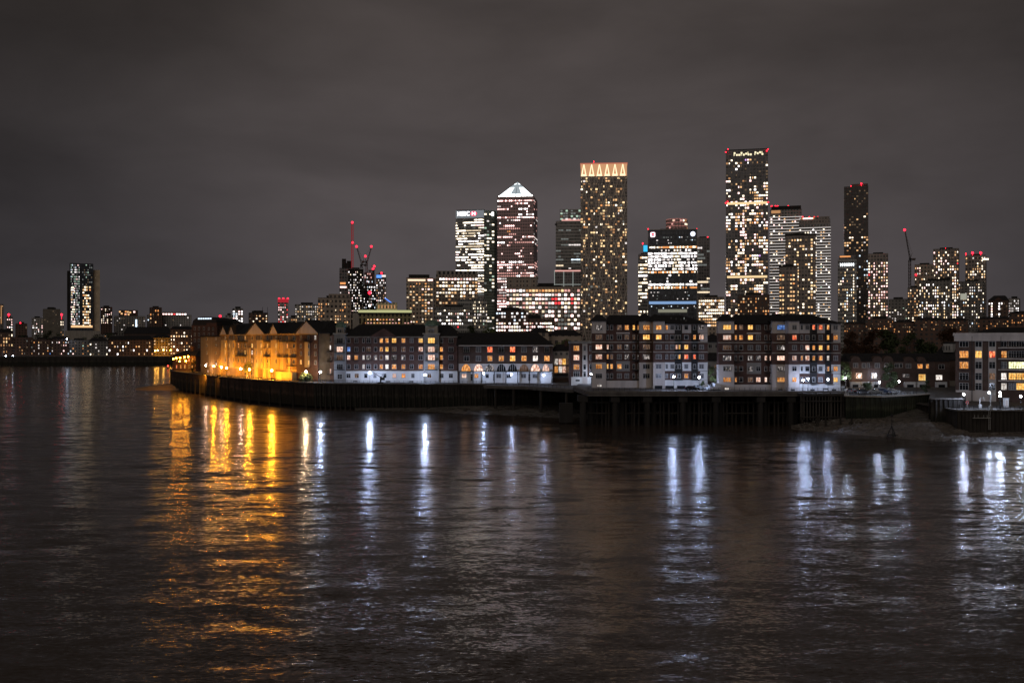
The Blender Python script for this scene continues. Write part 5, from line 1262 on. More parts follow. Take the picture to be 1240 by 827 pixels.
# --- white-banded balcony towers and the dark towers before them
def banded(f, y0, y1, n, face_p=0.9, key='band', x0=None, x1=None):
    zt, zb_ = f.z(y0), f.z(y1); fh = (zt-zb_)/n; ua = -.5 if x0 is None else f.u(x0); ub = f.w+.5 if x1 is None else f.u(x1)
    me = MB(); me.box(ua, ub, -face_p, .1, 0, fh*.26, 0); me.box(ua, ub, -face_p-.04, -face_p+.02, fh*.05, fh*.24, 1); me = me.mesh('balcony', [render_white, EM[key]])
    for k in range(n): link('balcony', me, f.root, (0, 0, zb_+fh*k))
f = tower('residential_tower', 'white-banded balcony tower peeking out beside the tallest tower, red lamps on its roof', 932.5, 971, 254, 1130, 28, cw_white, 0)
f.box('penthouse', dark_concrete, 934, 970, 249.5, 254.2, -3, -20); banded(f, 260, 388, 36)
f.box('crown_light', EM['warm2'], 934, 945, 255, 258.5, .4, 0)
grid(f, 12, 260, 388, 36, rand(.20, warm=3, cream=2, pink=1, white=1), wf=.5, hf=.5, p=.2)
for px in (934.5, 939.2, 941.5, 954.5): beacon(f, px, 249.2, 1.3, True, 0, 6)
finish(f)
f = tower('residential_tower', 'second white-banded balcony tower with a rosy lit roof terrace', 967.5, 1005.5, 266, 1100, 28, cw_white, 0)
f.box('penthouse', cw_bronze, 969, 1004.5, 262.6, 271, .2, -20); banded(f, 273, 388, 33)
its = [(f.u(971.5+i*1.7), -.5, f.z(264.5), 1.3, 1.5, 0, EM[random.choice(['pink', 'cream', 'oran'])]) for i in range(9)]; split_windows(f, its, 'terrace_light')
grid(f, 12, 273, 388, 33, rand(.24, warm=2, cream=3, white=2, green=.3), wf=.45, hf=.45, p=.2)
for px in (980, 986, 990.5, 972): beacon(f, px, 262.2, 1.2, True, 0, 8)
finish(f)
f = tower('residential_tower', 'dark square-topped tower with gold windows before the white-banded pair', 951, 988, 284.5, 960, 26, cw_bronze, 0)
f.box('cornice', dark_concrete, 950.4, 988.6, 283.2, 285.2, .5, -26.4)
grid(f, 11, 289, 385, 26, rand(lambda r, c: .58 if c in (3, 4, 9) else .24, warm=4, cream=3, yell=3, white2=1, viol=.2), wf=.62, hf=.55); finish(f)
f = tower('residential_tower', 'shorter dark tower in front, with paired amber windows down both edges', 943.5, 966, 322.5, 870, 24, cw_bronze, 0)
f.box('cornice', dark_concrete, 943, 966.5, 321.4, 323.2, .4, -24.3)
grid(f, 7, 331, 386, 11, rand(lambda r, c: .75 if c in (0, 1, 4, 5) else .05, warm=4, yell=3, oran=1), wf=.7, hf=.42); finish(f)
# --- right-hand group
f = tower('residential_tower', 'tall dark tower with a stepped top and very few lit windows', 1022, 1051.5, 226, 1130, 28, curtain_wall('black_bronze_skin', (.13, .11, .105), (.05, .045, .045), 3.0, 3.6, .7, .65), 0)
f.box('top_stage', MATS['black_bronze_skin'], 1031, 1051, 222.8, 226.3, -3, -22)
grid(f, 10, 230, 305, 24, rand(lambda r, c: .03 if r < 18 else .28, cream=2, warm=3, warm2=2, white2=1), wf=.7, hf=.5)
bands(f, 6, 230, 305, 24, rand(.3, pink2=2, white2=1, grey=2), face='L', depth=28, wf=.6, hf=.5, name='side_window_band')
grid(f, 10, 305, 392, 26, rand(.22, cool=2, white2=3, warm2=2), wf=.5, hf=.5)
beacon(f, 1043, 222.4, 1.1); beacon(f, 1030.5, 225.4, .8); finish(f)
f = tower('residential_tower', 'lower tower with an unreadable bright white roof sign', 1014.5, 1037.5, 314, 1060, 26, cw_grey, 0)
f.box('penthouse', cw_dark, 1016, 1036, 309.5, 314.2, -2, -18); f.box('terrace_light', EM['oran'], 1017, 1030, 310, 311.6, -1.8, -2.1)
text_part(f, 'COMPASS'[:0]+'IIIIIIII', 1017.6, 1034, 320.6, 3.4, emit('roof_sign_white', (.92, .97, 1), 3.5), .4, 'roof_sign')
grid(f, 9, 325, 394, 20, rand(lambda r, c: .5 if c in (3, 4, 7) else .2, warm=2, cream=3, yell=2, cool=1, pink=.5), wf=.5, hf=.5); finish(f)
f = tower('residential_tower', 'dark slab tower with rosy windows in tight columns', 1051, 1075.5, 307.5, 1040, 26, cw_bronze, 0)
grid(f, 8, 317, 394, 22, rand(lambda r, c: .62 if c not in (1,) else .2, pink=4, cream=3, pink2=2, warm=2, red=.2), wf=.5, hf=.52)
bands(f, 5, 317, 394, 22, rand(.5, cool=2, grey=2), face='L', depth=26, wf=.5, hf=.5, name='side_window_band'); finish(f)
crane('lone luffing crane with one red lamp over the right-hand towers', 1101.6, 350, 315, 1000, (1095.6, 280), None, ((1095.4, 278.6),), None)
f = tower('residential_tower', 'slim unlit-edged tower under the lone crane', 1099, 1114.5, 348.5, 985, 20, cw_bronze, 0); grid(f, 6, 350, 397, 14, rand(.36, warm=3, cream=2, oran=1), wf=.5, hf=.5); finish(f)
f = tower('residential_tower', 'brown tower with a red edge light left of the twin-lit tall one', 1107.5, 1131, 320.5, 1050, 24, cw_brown, 0); grid(f, 9, 323, 397, 22, rand(.36, pink=2, cream=3, warm=3, white2=1), wf=.45, hf=.5); beacon(f, 1109, 333, 1.0, False, .5, 0); finish(f)
f = tower('residential_tower', 'dark chamfered tower with a bright right-hand column of windows', 1130, 1161, 301.5, 1080, 26, cw_bronze, 0)
grid(f, 11, 304, 397, 27, rand(lambda r, c: .85 if c in (8, 9) and r > 5 else .38, cream=3, pink=2, warm=3, white=1, red=.15), wf=.5, hf=.55); beacon(f, 1145, 300.5, .3); finish(f)
f = tower('residential_tower', 'front block with tight yellow and white windows at the foot of the chamfered tower', 1113, 1153, 340, 930, 22, cw_flat, 0)
f.box('lift_head', dark_concrete, 1139, 1151, 336, 340.3, -4, -14)
grid(f, 15, 343, 397, 15, rand(lambda r, c: .55 if c in (7, 8, 6) else .3, cream=3, white=2, yell=2, pink=1, cool=.5), wf=.45, hf=.55); finish(f)
f = tower('residential_tower', 'dark tower with two big red roof lamps at the end of the skyline', 1169, 1193.5, 309.5, 1020, 24, cw_bronze, 0)
grid(f, 9, 311, 397, 26, rand(lambda r, c: .5 if r < 12 else .36, cream=3, warm=3, yell=2, white2=1, red=.1), wf=.55, hf=.55)
f.box('terrace_light', EM['cream'], 1190, 1197, 313, 314.6, 1, -3); beacon(f, 1177.6, 306.2, 1.5); beacon(f, 1187.5, 306.2, 1.5); beacon(f, 1169.5, 307, .6); finish(f)
f = tower('residential_tower', 'lower block with one large lit panel before the red-lamped tower', 1160.5, 1192, 341, 950, 20, cw_flat, 0)
f.box('lit_panel', emit('greenish_panel', (.62, .62, .50), .55), 1163, 1170.6, 355.6, 363, .2, 0); grid(f, 12, 343, 397, 15, rand(.36, cream=3, white2=3, cool=1, warm2=2), wf=.45, hf=.5); finish(f)
f = tower('apartment_building', 'gabled brick block with bright white window ladders, far right of the skyline', 1196.5, 1220.5, 364, 900, 20, cw_brick, 0, cat='building', roof=False)
b = MB(); b.prism_y([(-.5, f.h), (f.w+.5, f.h), (f.w*.85, f.z(358)), (f.w*.3, f.z(358))], -.3, 20); b.build('roof', slate, f.root)
b = MB(); b.prism_y([(f.w*.3, f.h), (f.w*.75, f.h), (f.w*.52, f.z(360))], -.8, 3); b.build('gable', red_brick, f.root)
grid(f, 8, 366, 392, 8, rand(lambda r, c: .95 if c in (1, 4) else .12, white=4, cream=1, pink=.3), wf=.6, hf=.6); finish(f)
f = tower('apartment_building', 'white-lit balcony block, last in the skyline on the right', 1221, 1234, 361.5, 940, 18, cw_pale, 0, cat='building'); grid(f, 6, 363, 390, 9, rand(.6, white=4, white2=3, pink=.5), wf=.45, hf=.5); finish(f)

# --- across the river on the left
f = tower('residential_tower', 'lone glass tower across the river with concrete fins and a glittering lit strip', 84.5, 113, 319, 1180, 24, cw_blue, 0, roof=False)
f.box('concrete_fin', surf('floodlit_concrete', (.75, .62, .45), .9, .2, .2), 113, 121, 327, None, -3, -26); f.box('concrete_fin', dark_concrete, 81.5, 84.4, 328, None, -2, -20)  # floodlight on the right-hand fin is put into its pale warm colour
f.box('podium', stone, 79, 122, 400.5, None, 3, -26); f.box('lobby', EM['warm'], 86, 112, 394.2, 396.6, .3, -.1)
grid(f, 8, 320, 396, 27, rand(.78, green=3, white2=3, grey=3, cool=1, pink=.5, white=.7), x0=85.6, x1=96.5, wf=.5, hf=.5)
grid(f, 5, 346, 396, 15, rand(lambda r, c: .8 if r % 3 != 2 else .3, warm=3, cream=3, yell=2, oran=.6), x0=100, x1=110, wf=.85, hf=.55)
grid(f, 3, 347, 394, 16, rand(.6, warm=2, pink=2, cream=2), x0=86, x1=91, wf=.8, hf=.5)
grid(f, 7, 319.5, 346, 9, rand(.25, grey=4, green=1), x0=97, x1=112, wf=.6, hf=.5); finish(f)

FAR = 'low buildings across the river on the left'
def far(name, label, x0, x1, yt, Y, mat, cols, rows, p, y0=None, y1=None, lights=None, cat='building', group=FAR, extra=None, zb=8.0, d=18, wf=.45, hf=.45, hip=False):
    f = tower(name, label, x0, x1, yt, Y, d, mat, 0, group, cat, zb, roof=not hip)
    if hip: roof_part(f, x0-.3, x1+.3, yt, yt-hip, 0, -d, .5, 4)
    p = p*.8 if group == FAR else p
    grid(f, cols, y0 or yt+1.5, y1 or yt+20, rows, rand(p, **(lights or dict(warm=2, cream=2, white2=2, warm2=3, grey=2))), wf=wf, hf=hf)
    finish(f); return f
f = far('apartment_tower', 'slab with a lit edge cut off by the picture edge', -14, 4.5, 368.5, 1300, cw_flat, 6, 12, .12, group=None); f.box('edge_light', EM['warm2'], 1, 2, 370, 392, .3, -.1)
f = far('apartment_tower', 'small pale tower with a bright red lamp, nearest the picture edge', 8, 15.5, 384, 1350, cw_pale, 3, 6, .75, lights=dict(pink=3, white=2, cream=1)); beacon(f, 10.6, 381, 1.9)
f = far('apartment_building', 'dark brick block with a small red lamp on its roof', 19.5, 33, 392, 1250, cw_brick, 5, 3, .1); beacon(f, 24.6, 391.2, 1.2)
far('apartment_tower', 'round-topped tower with a crown of white lights between two dark blocks', 39, 52, 385, 1320, cw_pale, 6, 8, .5, lights=dict(white=2, pink=3, white2=3))
f = far('apartment_tower', 'square unlit concrete tower left of the lone glass tower', 52.5, 73, 374.5, 1260, surf('dim_concrete', (.24, .22, .19), .9, .2, .2), 6, 9, .0); f.box('lift_head', dark_concrete, 58, 66, 372, 374.8, -4, -12)
f = far('apartment_tower', 'thin pale tower with a red lamp between the concrete and the glass tower', 72.8, 77.5, 387, 1370, cw_pale, 2, 6, .6); beacon(f, 74.6, 381, 1.9)
far('apartment_tower', 'brick tower full of small lit windows just right of the lone glass tower', 122, 136, 372, 1290, cw_brick, 6, 9, .55, lights=dict(pink=2, cream=3, oran=1, white2=2))
f = far('apartment_building', 'pale slab with dark top floor across the river', 138, 176, 383, 1330, cw_pale, 14, 7, .10, lights=dict(white2=3, cream=1, cool=2)); f.box('top_storey', cw_brick, 144, 167, 375.5, 383.3, -3, -14)
its = [(f.u(rr(145, 166)), 2.9, f.z(rr(377, 381)), 2.2, 2.0, 0, EM[random.choice(['oran', 'pink', 'warm', 'cream'])]) for _ in range(9)]; split_windows(f, its)
f.box('lit_stair', EM['cool'], 164, 166, 387, 398, .3, 0)
f = far('apartment_tower', 'dark brick stair tower topped with orange windows', 181, 196, 372.5, 1340, cw_brick, 5, 4, .4, lights=dict(oran=3, warm=2))
f = far('apartment_building', 'white stepped slab with a row of red-white roof lights', 178, 232, 381.5, 1360, cw_pale, 18, 6, .10, lights=dict(white2=3, green=1, cool=1)); f.box('top_storey', cw_pale, 197, 226, 378, 381.8, -3, -14)
its = [(f.u(198+3.3*i), 2.8, f.z(380.5), 2.4, 2.0, 0, EM[random.choice(['pink', 'white', 'red', 'pink'])]) for i in range(9)]; split_windows(f, its)
# the near row on the far bank
far('riverside_block', 'dark flats with tall yellow windows at the picture edge of the far bank', -10, 16, 402.5, 1070, cw_brick, 8, 6, .5, 404, 428, dict(warm=3, yell=2, blue=.4, cream=2, warm2=3), hip=4, hf=.6)
far('riverside_block', 'low dark flats with a pale roof terrace on the far bank', 16.5, 40, 408.5, 1075, cw_brick, 8, 5, .20, 411, 430, dict(warm2=3, grey=3))
far('riverside_block', 'dark riverside flats below the concrete tower, a blue window among them', 40, 62, 411, 1060, cw_brick, 8, 5, .28, 413, 430, dict(warm=2, white2=2, blue=1, cool=1, oran=1))
far('riverside_block', 'dark riverside flats below the lone glass tower with pale lights', 62, 84, 410.5, 1064, cw_brick, 8, 5, .30, 413, 430, dict(white2=2, pink=2, cool=1, warm2=2), hip=3)
far('riverside_block', 'low flats with green and rose windows right of the glass tower foot', 84, 108, 412, 1058, cw_flat, 8, 5, .28, 414, 430, dict(oran=2, pink=1, cool=1, green=1, warm2=2))
far('riverside_block', 'pale low house with one bright warm ground-floor window', 108, 131, 413, 1066, cw_flat, 7, 4, .3, 415, 431, dict(warm=3, cream=2, white2=2), hip=4)
f = far('riverside_block', 'low dark brick terrace with neat rows of white and amber windows', 131, 186, 411.5, 1055, cw_brick, 17, 4, .42, 413, 431, dict(white=2, warm=3, oran=2, white2=2), hip=5)
f = far('riverside_block', 'yellow-lit flats right of the dark brick terrace', 186, 206, 409, 1060, curtain_wall('ochre_skin', (.42, .30, .10), (.05, .04, .03), 3, 3, .5, .5), 7, 5, .38, 411, 430, dict(warm=3, oran=2, cream=1), hip=4)
far('riverside_block', 'tall brick flats with round amber windows closing the far bank', 206, 234, 399, 1056, cw_brick, 9, 7, .42, 401, 430, dict(warm=3, cream=3, oran=1), hip=4)
far('warehouse', 'long dark shed roof behind the far terrace', 150, 208, 404, 1120, surf('shed_wall', (.10, .07, .06), .9), 12, 3, .05, hip=8)
f = far('apartment_building', 'grey-roofed block with a strip of amber lights behind the far flats', 120, 150, 405, 1130, cw_flat, 10, 4, .3, 406, 414)
# --- between the left bank and the building site
MID = 'mid-distance blocks behind the amber-lit flats'
f = far('apartment_tower', 'red-crowned slim tower rising over the gabled flats', 336.5, 349, 366, 900, cw_pale, 5, 9, .62, 368, 394, dict(pink=3, red=1, white2=2), group=MID)
f.box('crown_wall', emit('red_crown', (.75, .04, .06), .5), 336.3, 349.2, 362, 366.3, .2, -18.2)
for px in (338, 343, 348.5): beacon(f, px, 361.6, 1.0)
f = far('apartment_tower', 'dark brick tower with two aerials and few lit windows', 301, 324.5, 379, 820, cw_brick, 6, 4, .4, 381, 394, dict(warm=2, cream=3), group=MID); f.box('lift_head', dark_concrete, 305, 315, 376.5, 379.3, -3, -10)
b = MB(); b.tube((f.u(318), 3, f.h), (f.u(318), 3, f.h+5), .15); b.tube((f.u(324), 3, f.h), (f.u(324), 3, f.h+5), .15); b.build('aerial', dark_metal, f.root)
far('apartment_tower', 'white block with blazing windows and a sloping top behind the gabled roof', 281.5, 294.5, 374, 900, cw_pale, 4, 6, .75, 376, 393, dict(white=3, pink=2, cool=1), group=MID, wf=.6, hf=.6)
far('apartment_tower', 'pale narrow block beside the blazing white one', 273, 281.5, 382, 905, cw_pale, 3, 4, .15, group=MID)
far('apartment_building', 'grid-fronted flats with many faint windows right of the red-crowned tower', 357, 386, 369, 880, cw_pale, 11, 8, .45, 370, 394, dict(cream2=3, white2=3, warm=2, grey=2), group=MID)
far('apartment_building', 'low block with orange windows between the red-crowned tower and the grid-fronted flats', 349.5, 360, 385, 780, cw_brown, 4, 3, .6, 386, 394, dict(oran=2, warm=2), group=MID)
far('apartment_building', 'low amber-edged roof block left of the gabled flats', 256, 270, 394, 640, cw_brown, 5, 3, .3, 396, 405, dict(oran=2, warm2=3), group=MID)
f = far('apartment_building', 'domed dark roof block behind the first small gables', 270, 292, 391, 600, cw_brick, 6, 2, .1, group=MID, hip=5)
m_ = thing('lamp_mast', 'lone thin mast with a red lamp over the domed dark roof', 'mast', (WX(266.6, 760), 760, 8))
b = MB(); b.tube((0, 0, 0), (0, 0, WZ(383, 760)-8), .3, .12); b.build('mast', dark_metal, m_); b = MB(); b.ball((0, 0, WZ(382.8, 760)-8), .9); b.build('beacon', beacon_red, m_)
# --- low rows behind the terrace on the right
ROW = 'low brick rows behind the inlet houses'
amber = dict(oran=4, warm=3, warm2=3, red=.2)
for i, (a, c, yt, Y, lb) in enumerate(((1022, 1048, 392, 700, 'low roof row with small cream lights behind the jetty-side pier block'), (1048, 1082, 386.5, 690, 'low amber-lit brick row with box dormers behind the dark wood'), (1082, 1108, 390, 690, 'low dark row with a single amber lamp behind the dark wood'),
                               (1108, 1142, 387, 670, 'brightest amber-lit brick row below the right-hand towers'), (1142, 1172, 387.5, 680, 'amber-lit brick row with a white sparkle at its end'), (1184, 1224, 386, 690, 'dark hipped row below the gabled block'), (1222, 1262, 379, 640, 'dark block with amber windows at the right picture edge'))):
    far('brick_row', lb, a, c, yt, Y, cw_brick, int((c-a)/2.4), 4, .15, yt+2, yt+13, amber, 'building', ROW, hip=2.5 if i != 1 else False, d=14, wf=.5)
far('apartment_building', 'grey-lit block between the rosy slab tower and the lone crane', 1076, 1099, 362.5, 930, cw_flat, 7, 8, .25, 372, 392, dict(white2=3, cream=2, green=1), group=ROW)
for i, (a, c, yt, lb) in enumerate(((640, 665, 397.5, 'dark domed roof behind the low warehouse'), (664, 704, 401, 'brown pitched roof with a pale edge behind the glazed house'))):
    f = far('house', lb, a, c, yt+5, 480+i*10, cw_brown, 6, 2, .12, group='roofs behind the warehouse', hip=6, d=14)
# ------------------------------------------------------------------ lamps
S_ = 'lamps of the riverside pub'
for px, py, lb in ((210, 434.5, 'red-orange lamp at the outer corner of the riverside pub'), (213.5, 433.6, 'second small orange lamp under the pub eaves'), (218, 433, 'orange lamp near the middle of the pub front'), (223.5, 432.4, 'orange lamp in the upper row, right of the pub middle'), (228, 432, 'last orange lamp in the upper row on the pub front'),
                   (217.5, 437.6, 'lower orange lamp beside the pub door'), (225, 437.2, 'lower orange lamp by the pub terrace steps')):
    lamp(px, py, 519.5-(px-209)*.55, 'orange', lb, 30, .4, None, .9, S_)
for px, py, Y, col, lb, s in (
    (249, 442.6, 466, 'pinkw', 'rosy white street lamp before the plain amber-washed block', 260), (258.8, 443.4, 454, 'orange', 'deep orange street lamp at the corner of the plain block', 260),
    (268.2, 444.8, 443, 'pinkw', 'rosy white street lamp where the gabled block begins', 260), (274.4, 445.7, 436, 'orange', 'orange street lamp under the first small gable', 260),
    (291.6, 446.8, 420, 'pinkw', 'brightest white street lamp before the amber-lit gabled block', 420), (301.9, 447.4, 414, 'orange', 'orange street lamp by the small tree at the gabled block', 420),
    (329.1, 448.6, 398, 'orange', 'orange street lamp before the middle of the gabled block', 520), (370.5, 450.1, 381, 'warm', 'warm yellow street lamp above the bush beside the red-brick gable', 300),
    (388, 450.3, 375.5, 'blue', 'first bluish street lamp, by the white railing before the turret', 260), (447.7, 451.7, 370, 'blue', 'bluish street lamp before the white ground floor near the dock crane', 330),
    (514.8, 453.9, 368.5, 'blue', 'bluish street lamp at the foot of the second turret', 330)):
    lamp(px, py, Y, col, lb, s, .36)
for px, py, Y, col, lb, s in ((585.4, 451.9, 367, 'blue', 'bluish wall lamp by the first columns of the arcaded warehouse', 115), (619.1, 453.5, 367, 'blue', 'bluish wall lamp at the middle of the arcaded warehouse', 115), (658.3, 454.1, 367, 'blue', 'bluish wall lamp at the far end of the arcaded warehouse', 115)):
    lamp(px, py, Y, col, lb, s, .30, None, 3.6)
lamp(305.4, 436.2, 431.5, 'orange', 'orange wall lamp above the small tree on the gabled block', 420, .34, None, 2)
lamp(389.2, 439.1, 388.6, 'orange', 'orange lamp on the lit brick strip beside the turret', 420, .30, None, 2)
lamp(716, 452.6, 345.5, 'white', 'white lamp on the corner of the slim brick block', 260, .28, 10.3)
PL = 'white lamps before the pier blocks'
for px, py, Y, lb, s in ((816, 456.3, 299, 'white lamp before the balconies of the pier block nearer the walkway', 300), (846.6, 457, 299, 'white lamp at the end of the pier block nearer the walkway', 300), (856, 460.8, 318, 'lower white lamp over the parked cars between the pier blocks', 220), (870, 454.6, 340, 'small white lamp behind the tree between the pier blocks', 150),
                         (972.3, 460.4, 292.6, 'white lamp by the corner of the pier block nearer the jetty', 150), (978.5, 458.8, 293, 'faint white lamp beside the corner lamp of the jetty-side block', 110), (1002.7, 459.4, 292.6, 'white lamp before the last balcony of the jetty-side block', 150)):
    lamp(px, py, Y, 'blue', lb, s, .28, 10.3, 'post', PL)
IL = 'white lamps around the inlet'
for px, py, Y, lb, s, zg in ((1023.4, 457.6, 322, 'white lamp in the lit green tree beside the jetty-side block', 240, 9.5), (1060, 454.2, 336, 'small white porch lamp on the two-gabled terrace house', 90, 9.5), (1065, 463, 300, 'white street lamp by the parked cars at the inlet', 240, 9.5), (1089, 462, 304, 'white street lamp on the inlet wall right of the bushy tree', 240, 9.5)):
    lamp(px, py, Y, 'white', lb, s, .26, zg, 'post', IL)
lamp(1040.6, 455.2, 336.5, 'warm', 'warm porch lamp on the terrace house nearest the jetty', 60, .2, None, 1.2)
QL = 'white lamps on the low quay'
for px, py, Y, lb, s in ((1167, 477.6, 267, 'white quay lamp nearest the slipway', 260), (1197.8, 475.4, 267, 'white quay lamp between the pale strips of the cream-corniced block', 240), (1210.8, 475.4, 267, 'upper one of the paired white quay lamps', 200), (1211.3, 479.5, 266, 'lower one of the paired white quay lamps', 200), (1236, 480, 266, 'white quay lamp at the edge of the picture', 150)):
    lamp(px, py, Y, 'white', lb, s, .26, 6.9, 'post', QL)
FL = 'lamps on the far bank'
for px, py, col, lb in ((188, 424.7, 'amber', 'pair-leading amber lamp on the far bank before the ochre flats'), (191, 424.2, 'amber', 'second amber lamp of the pair before the ochre flats'), (198, 423.8, 'amber', 'single amber lamp between the ochre flats and the tall brick flats'), (206.5, 424.2, 'orange', 'reddish lamp at the corner of the tall brick flats'), (215, 423.8, 'warm', 'pale lamp on the far bank before the tall brick flats'),
                        (81, 410.3, 'white', 'small white lamp on a thin post below the lone glass tower'), (7, 430.8, 'white', 'white lamp on the far embankment at the picture edge'), (15.7, 430.7, 'white', 'second white lamp along the far embankment')):
    lamp(px, py, 1048, col, lb, 45, .55, 9.0, 'post', FL)

# floodlights on the ground before the gabled block, turned to its wall
for px, d, e, lb in ((276, 5.0, 9, 'amber floodlight under the first small gables'), (289, 5.5, 11, 'amber floodlight left of the small tree'), (311, 5.5, 22, 'amber floodlight below the first large gable'), (327, 5.5, 26, 'amber floodlight beside the middle orange street lamp'), (343, 5.5, 24, 'amber floodlight before the porch of the gabled block'), (257, 5, 22, 'amber floodlight before the plain amber-washed block')):
    d += 3.5; Y = {257: 464, 276: 446.5, 289: 438, 311: 424.5, 327: 416, 343: 407}[px]-d*.72; o = thing('floodlight', lb, 'floodlight', (WX(px, Y)-d*.45, Y, 9.5), R(49), 'floodlights at the gabled block')
    b = MB(); b.box(-.9, .9, -.35, .25, .05, .65); b.box(-.1, .1, -.1, .1, 0, .05); b.build('housing', dark_metal, o)
    b = MB(); b.quad((.85, .255, .10), (-.85, .255, .10), (-.85, .255, .62), (.85, .255, .62)); b.build('lamp_face', emit('flood_amber_%d' % e, (1, .38, .025), e*58, True), o)

# ------------------------------------------------------------------ trees
TG = 'trees along the water'
tree('small dark tree standing between orange lamps before the gabled block', 299, 458, 420, 22, 13, leaf_green, 900, TG, 9.5)
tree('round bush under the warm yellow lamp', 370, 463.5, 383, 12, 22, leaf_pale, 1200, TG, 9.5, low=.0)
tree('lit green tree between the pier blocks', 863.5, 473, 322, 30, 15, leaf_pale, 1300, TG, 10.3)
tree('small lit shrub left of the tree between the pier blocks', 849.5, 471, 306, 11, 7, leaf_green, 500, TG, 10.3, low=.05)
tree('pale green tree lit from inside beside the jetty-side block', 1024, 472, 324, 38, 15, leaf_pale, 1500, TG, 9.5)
tree('bushy black tree in front of the terraced houses', 1079, 472, 312, 34, 22, leaf_green, 1800, TG, 9.5, low=.05)
tree('low rounded shrub beside the parked cars', 1050, 471, 304, 8, 14, leaf_green, 700, TG, 9.5, low=0)
tree('dark shrub at the top of the slipway', 1121, 474, 300, 14, 12, leaf_green, 700, TG, 9.5, low=0)
tree('dim tree by the white cornice of the slim block', 681, 428, 440, 22, 26, leaf_pale, 1300, TG, 9.5, low=.35)
tree('green tree top behind the roof of the arcaded warehouse', 592, 405, 520, 16, 20, leaf_pale, 900, TG, 9.5, low=.5)
tree('tree top just behind the warehouse ridge, before the lettered tower', 571, 405, 530, 15, 18, leaf_green, 900, TG, 9.5, low=.5)
WG = 'dark trees behind the inlet houses'
for i, (px, yt, w, lf, lb) in enumerate(((1030, 398, 28, leaf_rust, 'russet tree nearest the jetty-side block in the dark wood'), (1052, 396, 34, leaf_rust, 'broad russet tree in the dark wood behind the terraces'), (1076, 396, 34, leaf_green, 'dark green tree in the middle of the wood behind the terraces'), (1100, 401, 26, leaf_green, 'low dark tree under the lone crane in the wood'), (1122, 397, 34, leaf_green, 'wide dark tree behind the end terrace house'), (1146, 395, 30, leaf_rust, 'dark tree touching the cream-corniced block roofline'))):
    tree(lb, px, 440, 420+i % 3*14, 46, w, lf, 1500, WG, 9.5) if False else tree(lb, px, 462, 420+i % 3*14, 462-yt, w, lf, 1500, WG, 9.5, low=.15)
BG = 'trees on the far bank'
for px, yt, w, lb in ((45, 399, 14, 'greenish tree between the dark flats below the crowned round tower'), (57, 398, 18, 'large dim tree below the square concrete tower'), (69, 401, 13, 'dim tree left of the glass tower foot'), (118, 404, 16, 'dark tree at the foot of the concrete fin'), (134, 400, 15, 'dark tree behind the neat far terrace'), (30, 405, 14, 'low dark tree behind the pale roof terrace'), (100, 407, 15, 'low dark tree right below the glass tower')):
    tree(lb, px, 428, 1085, 428-yt, w, leaf_green, 700, BG, 9.0, low=.1)
tree('dark overhanging bush on the river wall of the sandy point', 234, 452, 494, 18, 9, leaf_green, 700, TG, 9.5, low=0)
for px, lb in ((448, 'tree top showing just above the turreted roof ridge'), ): pass

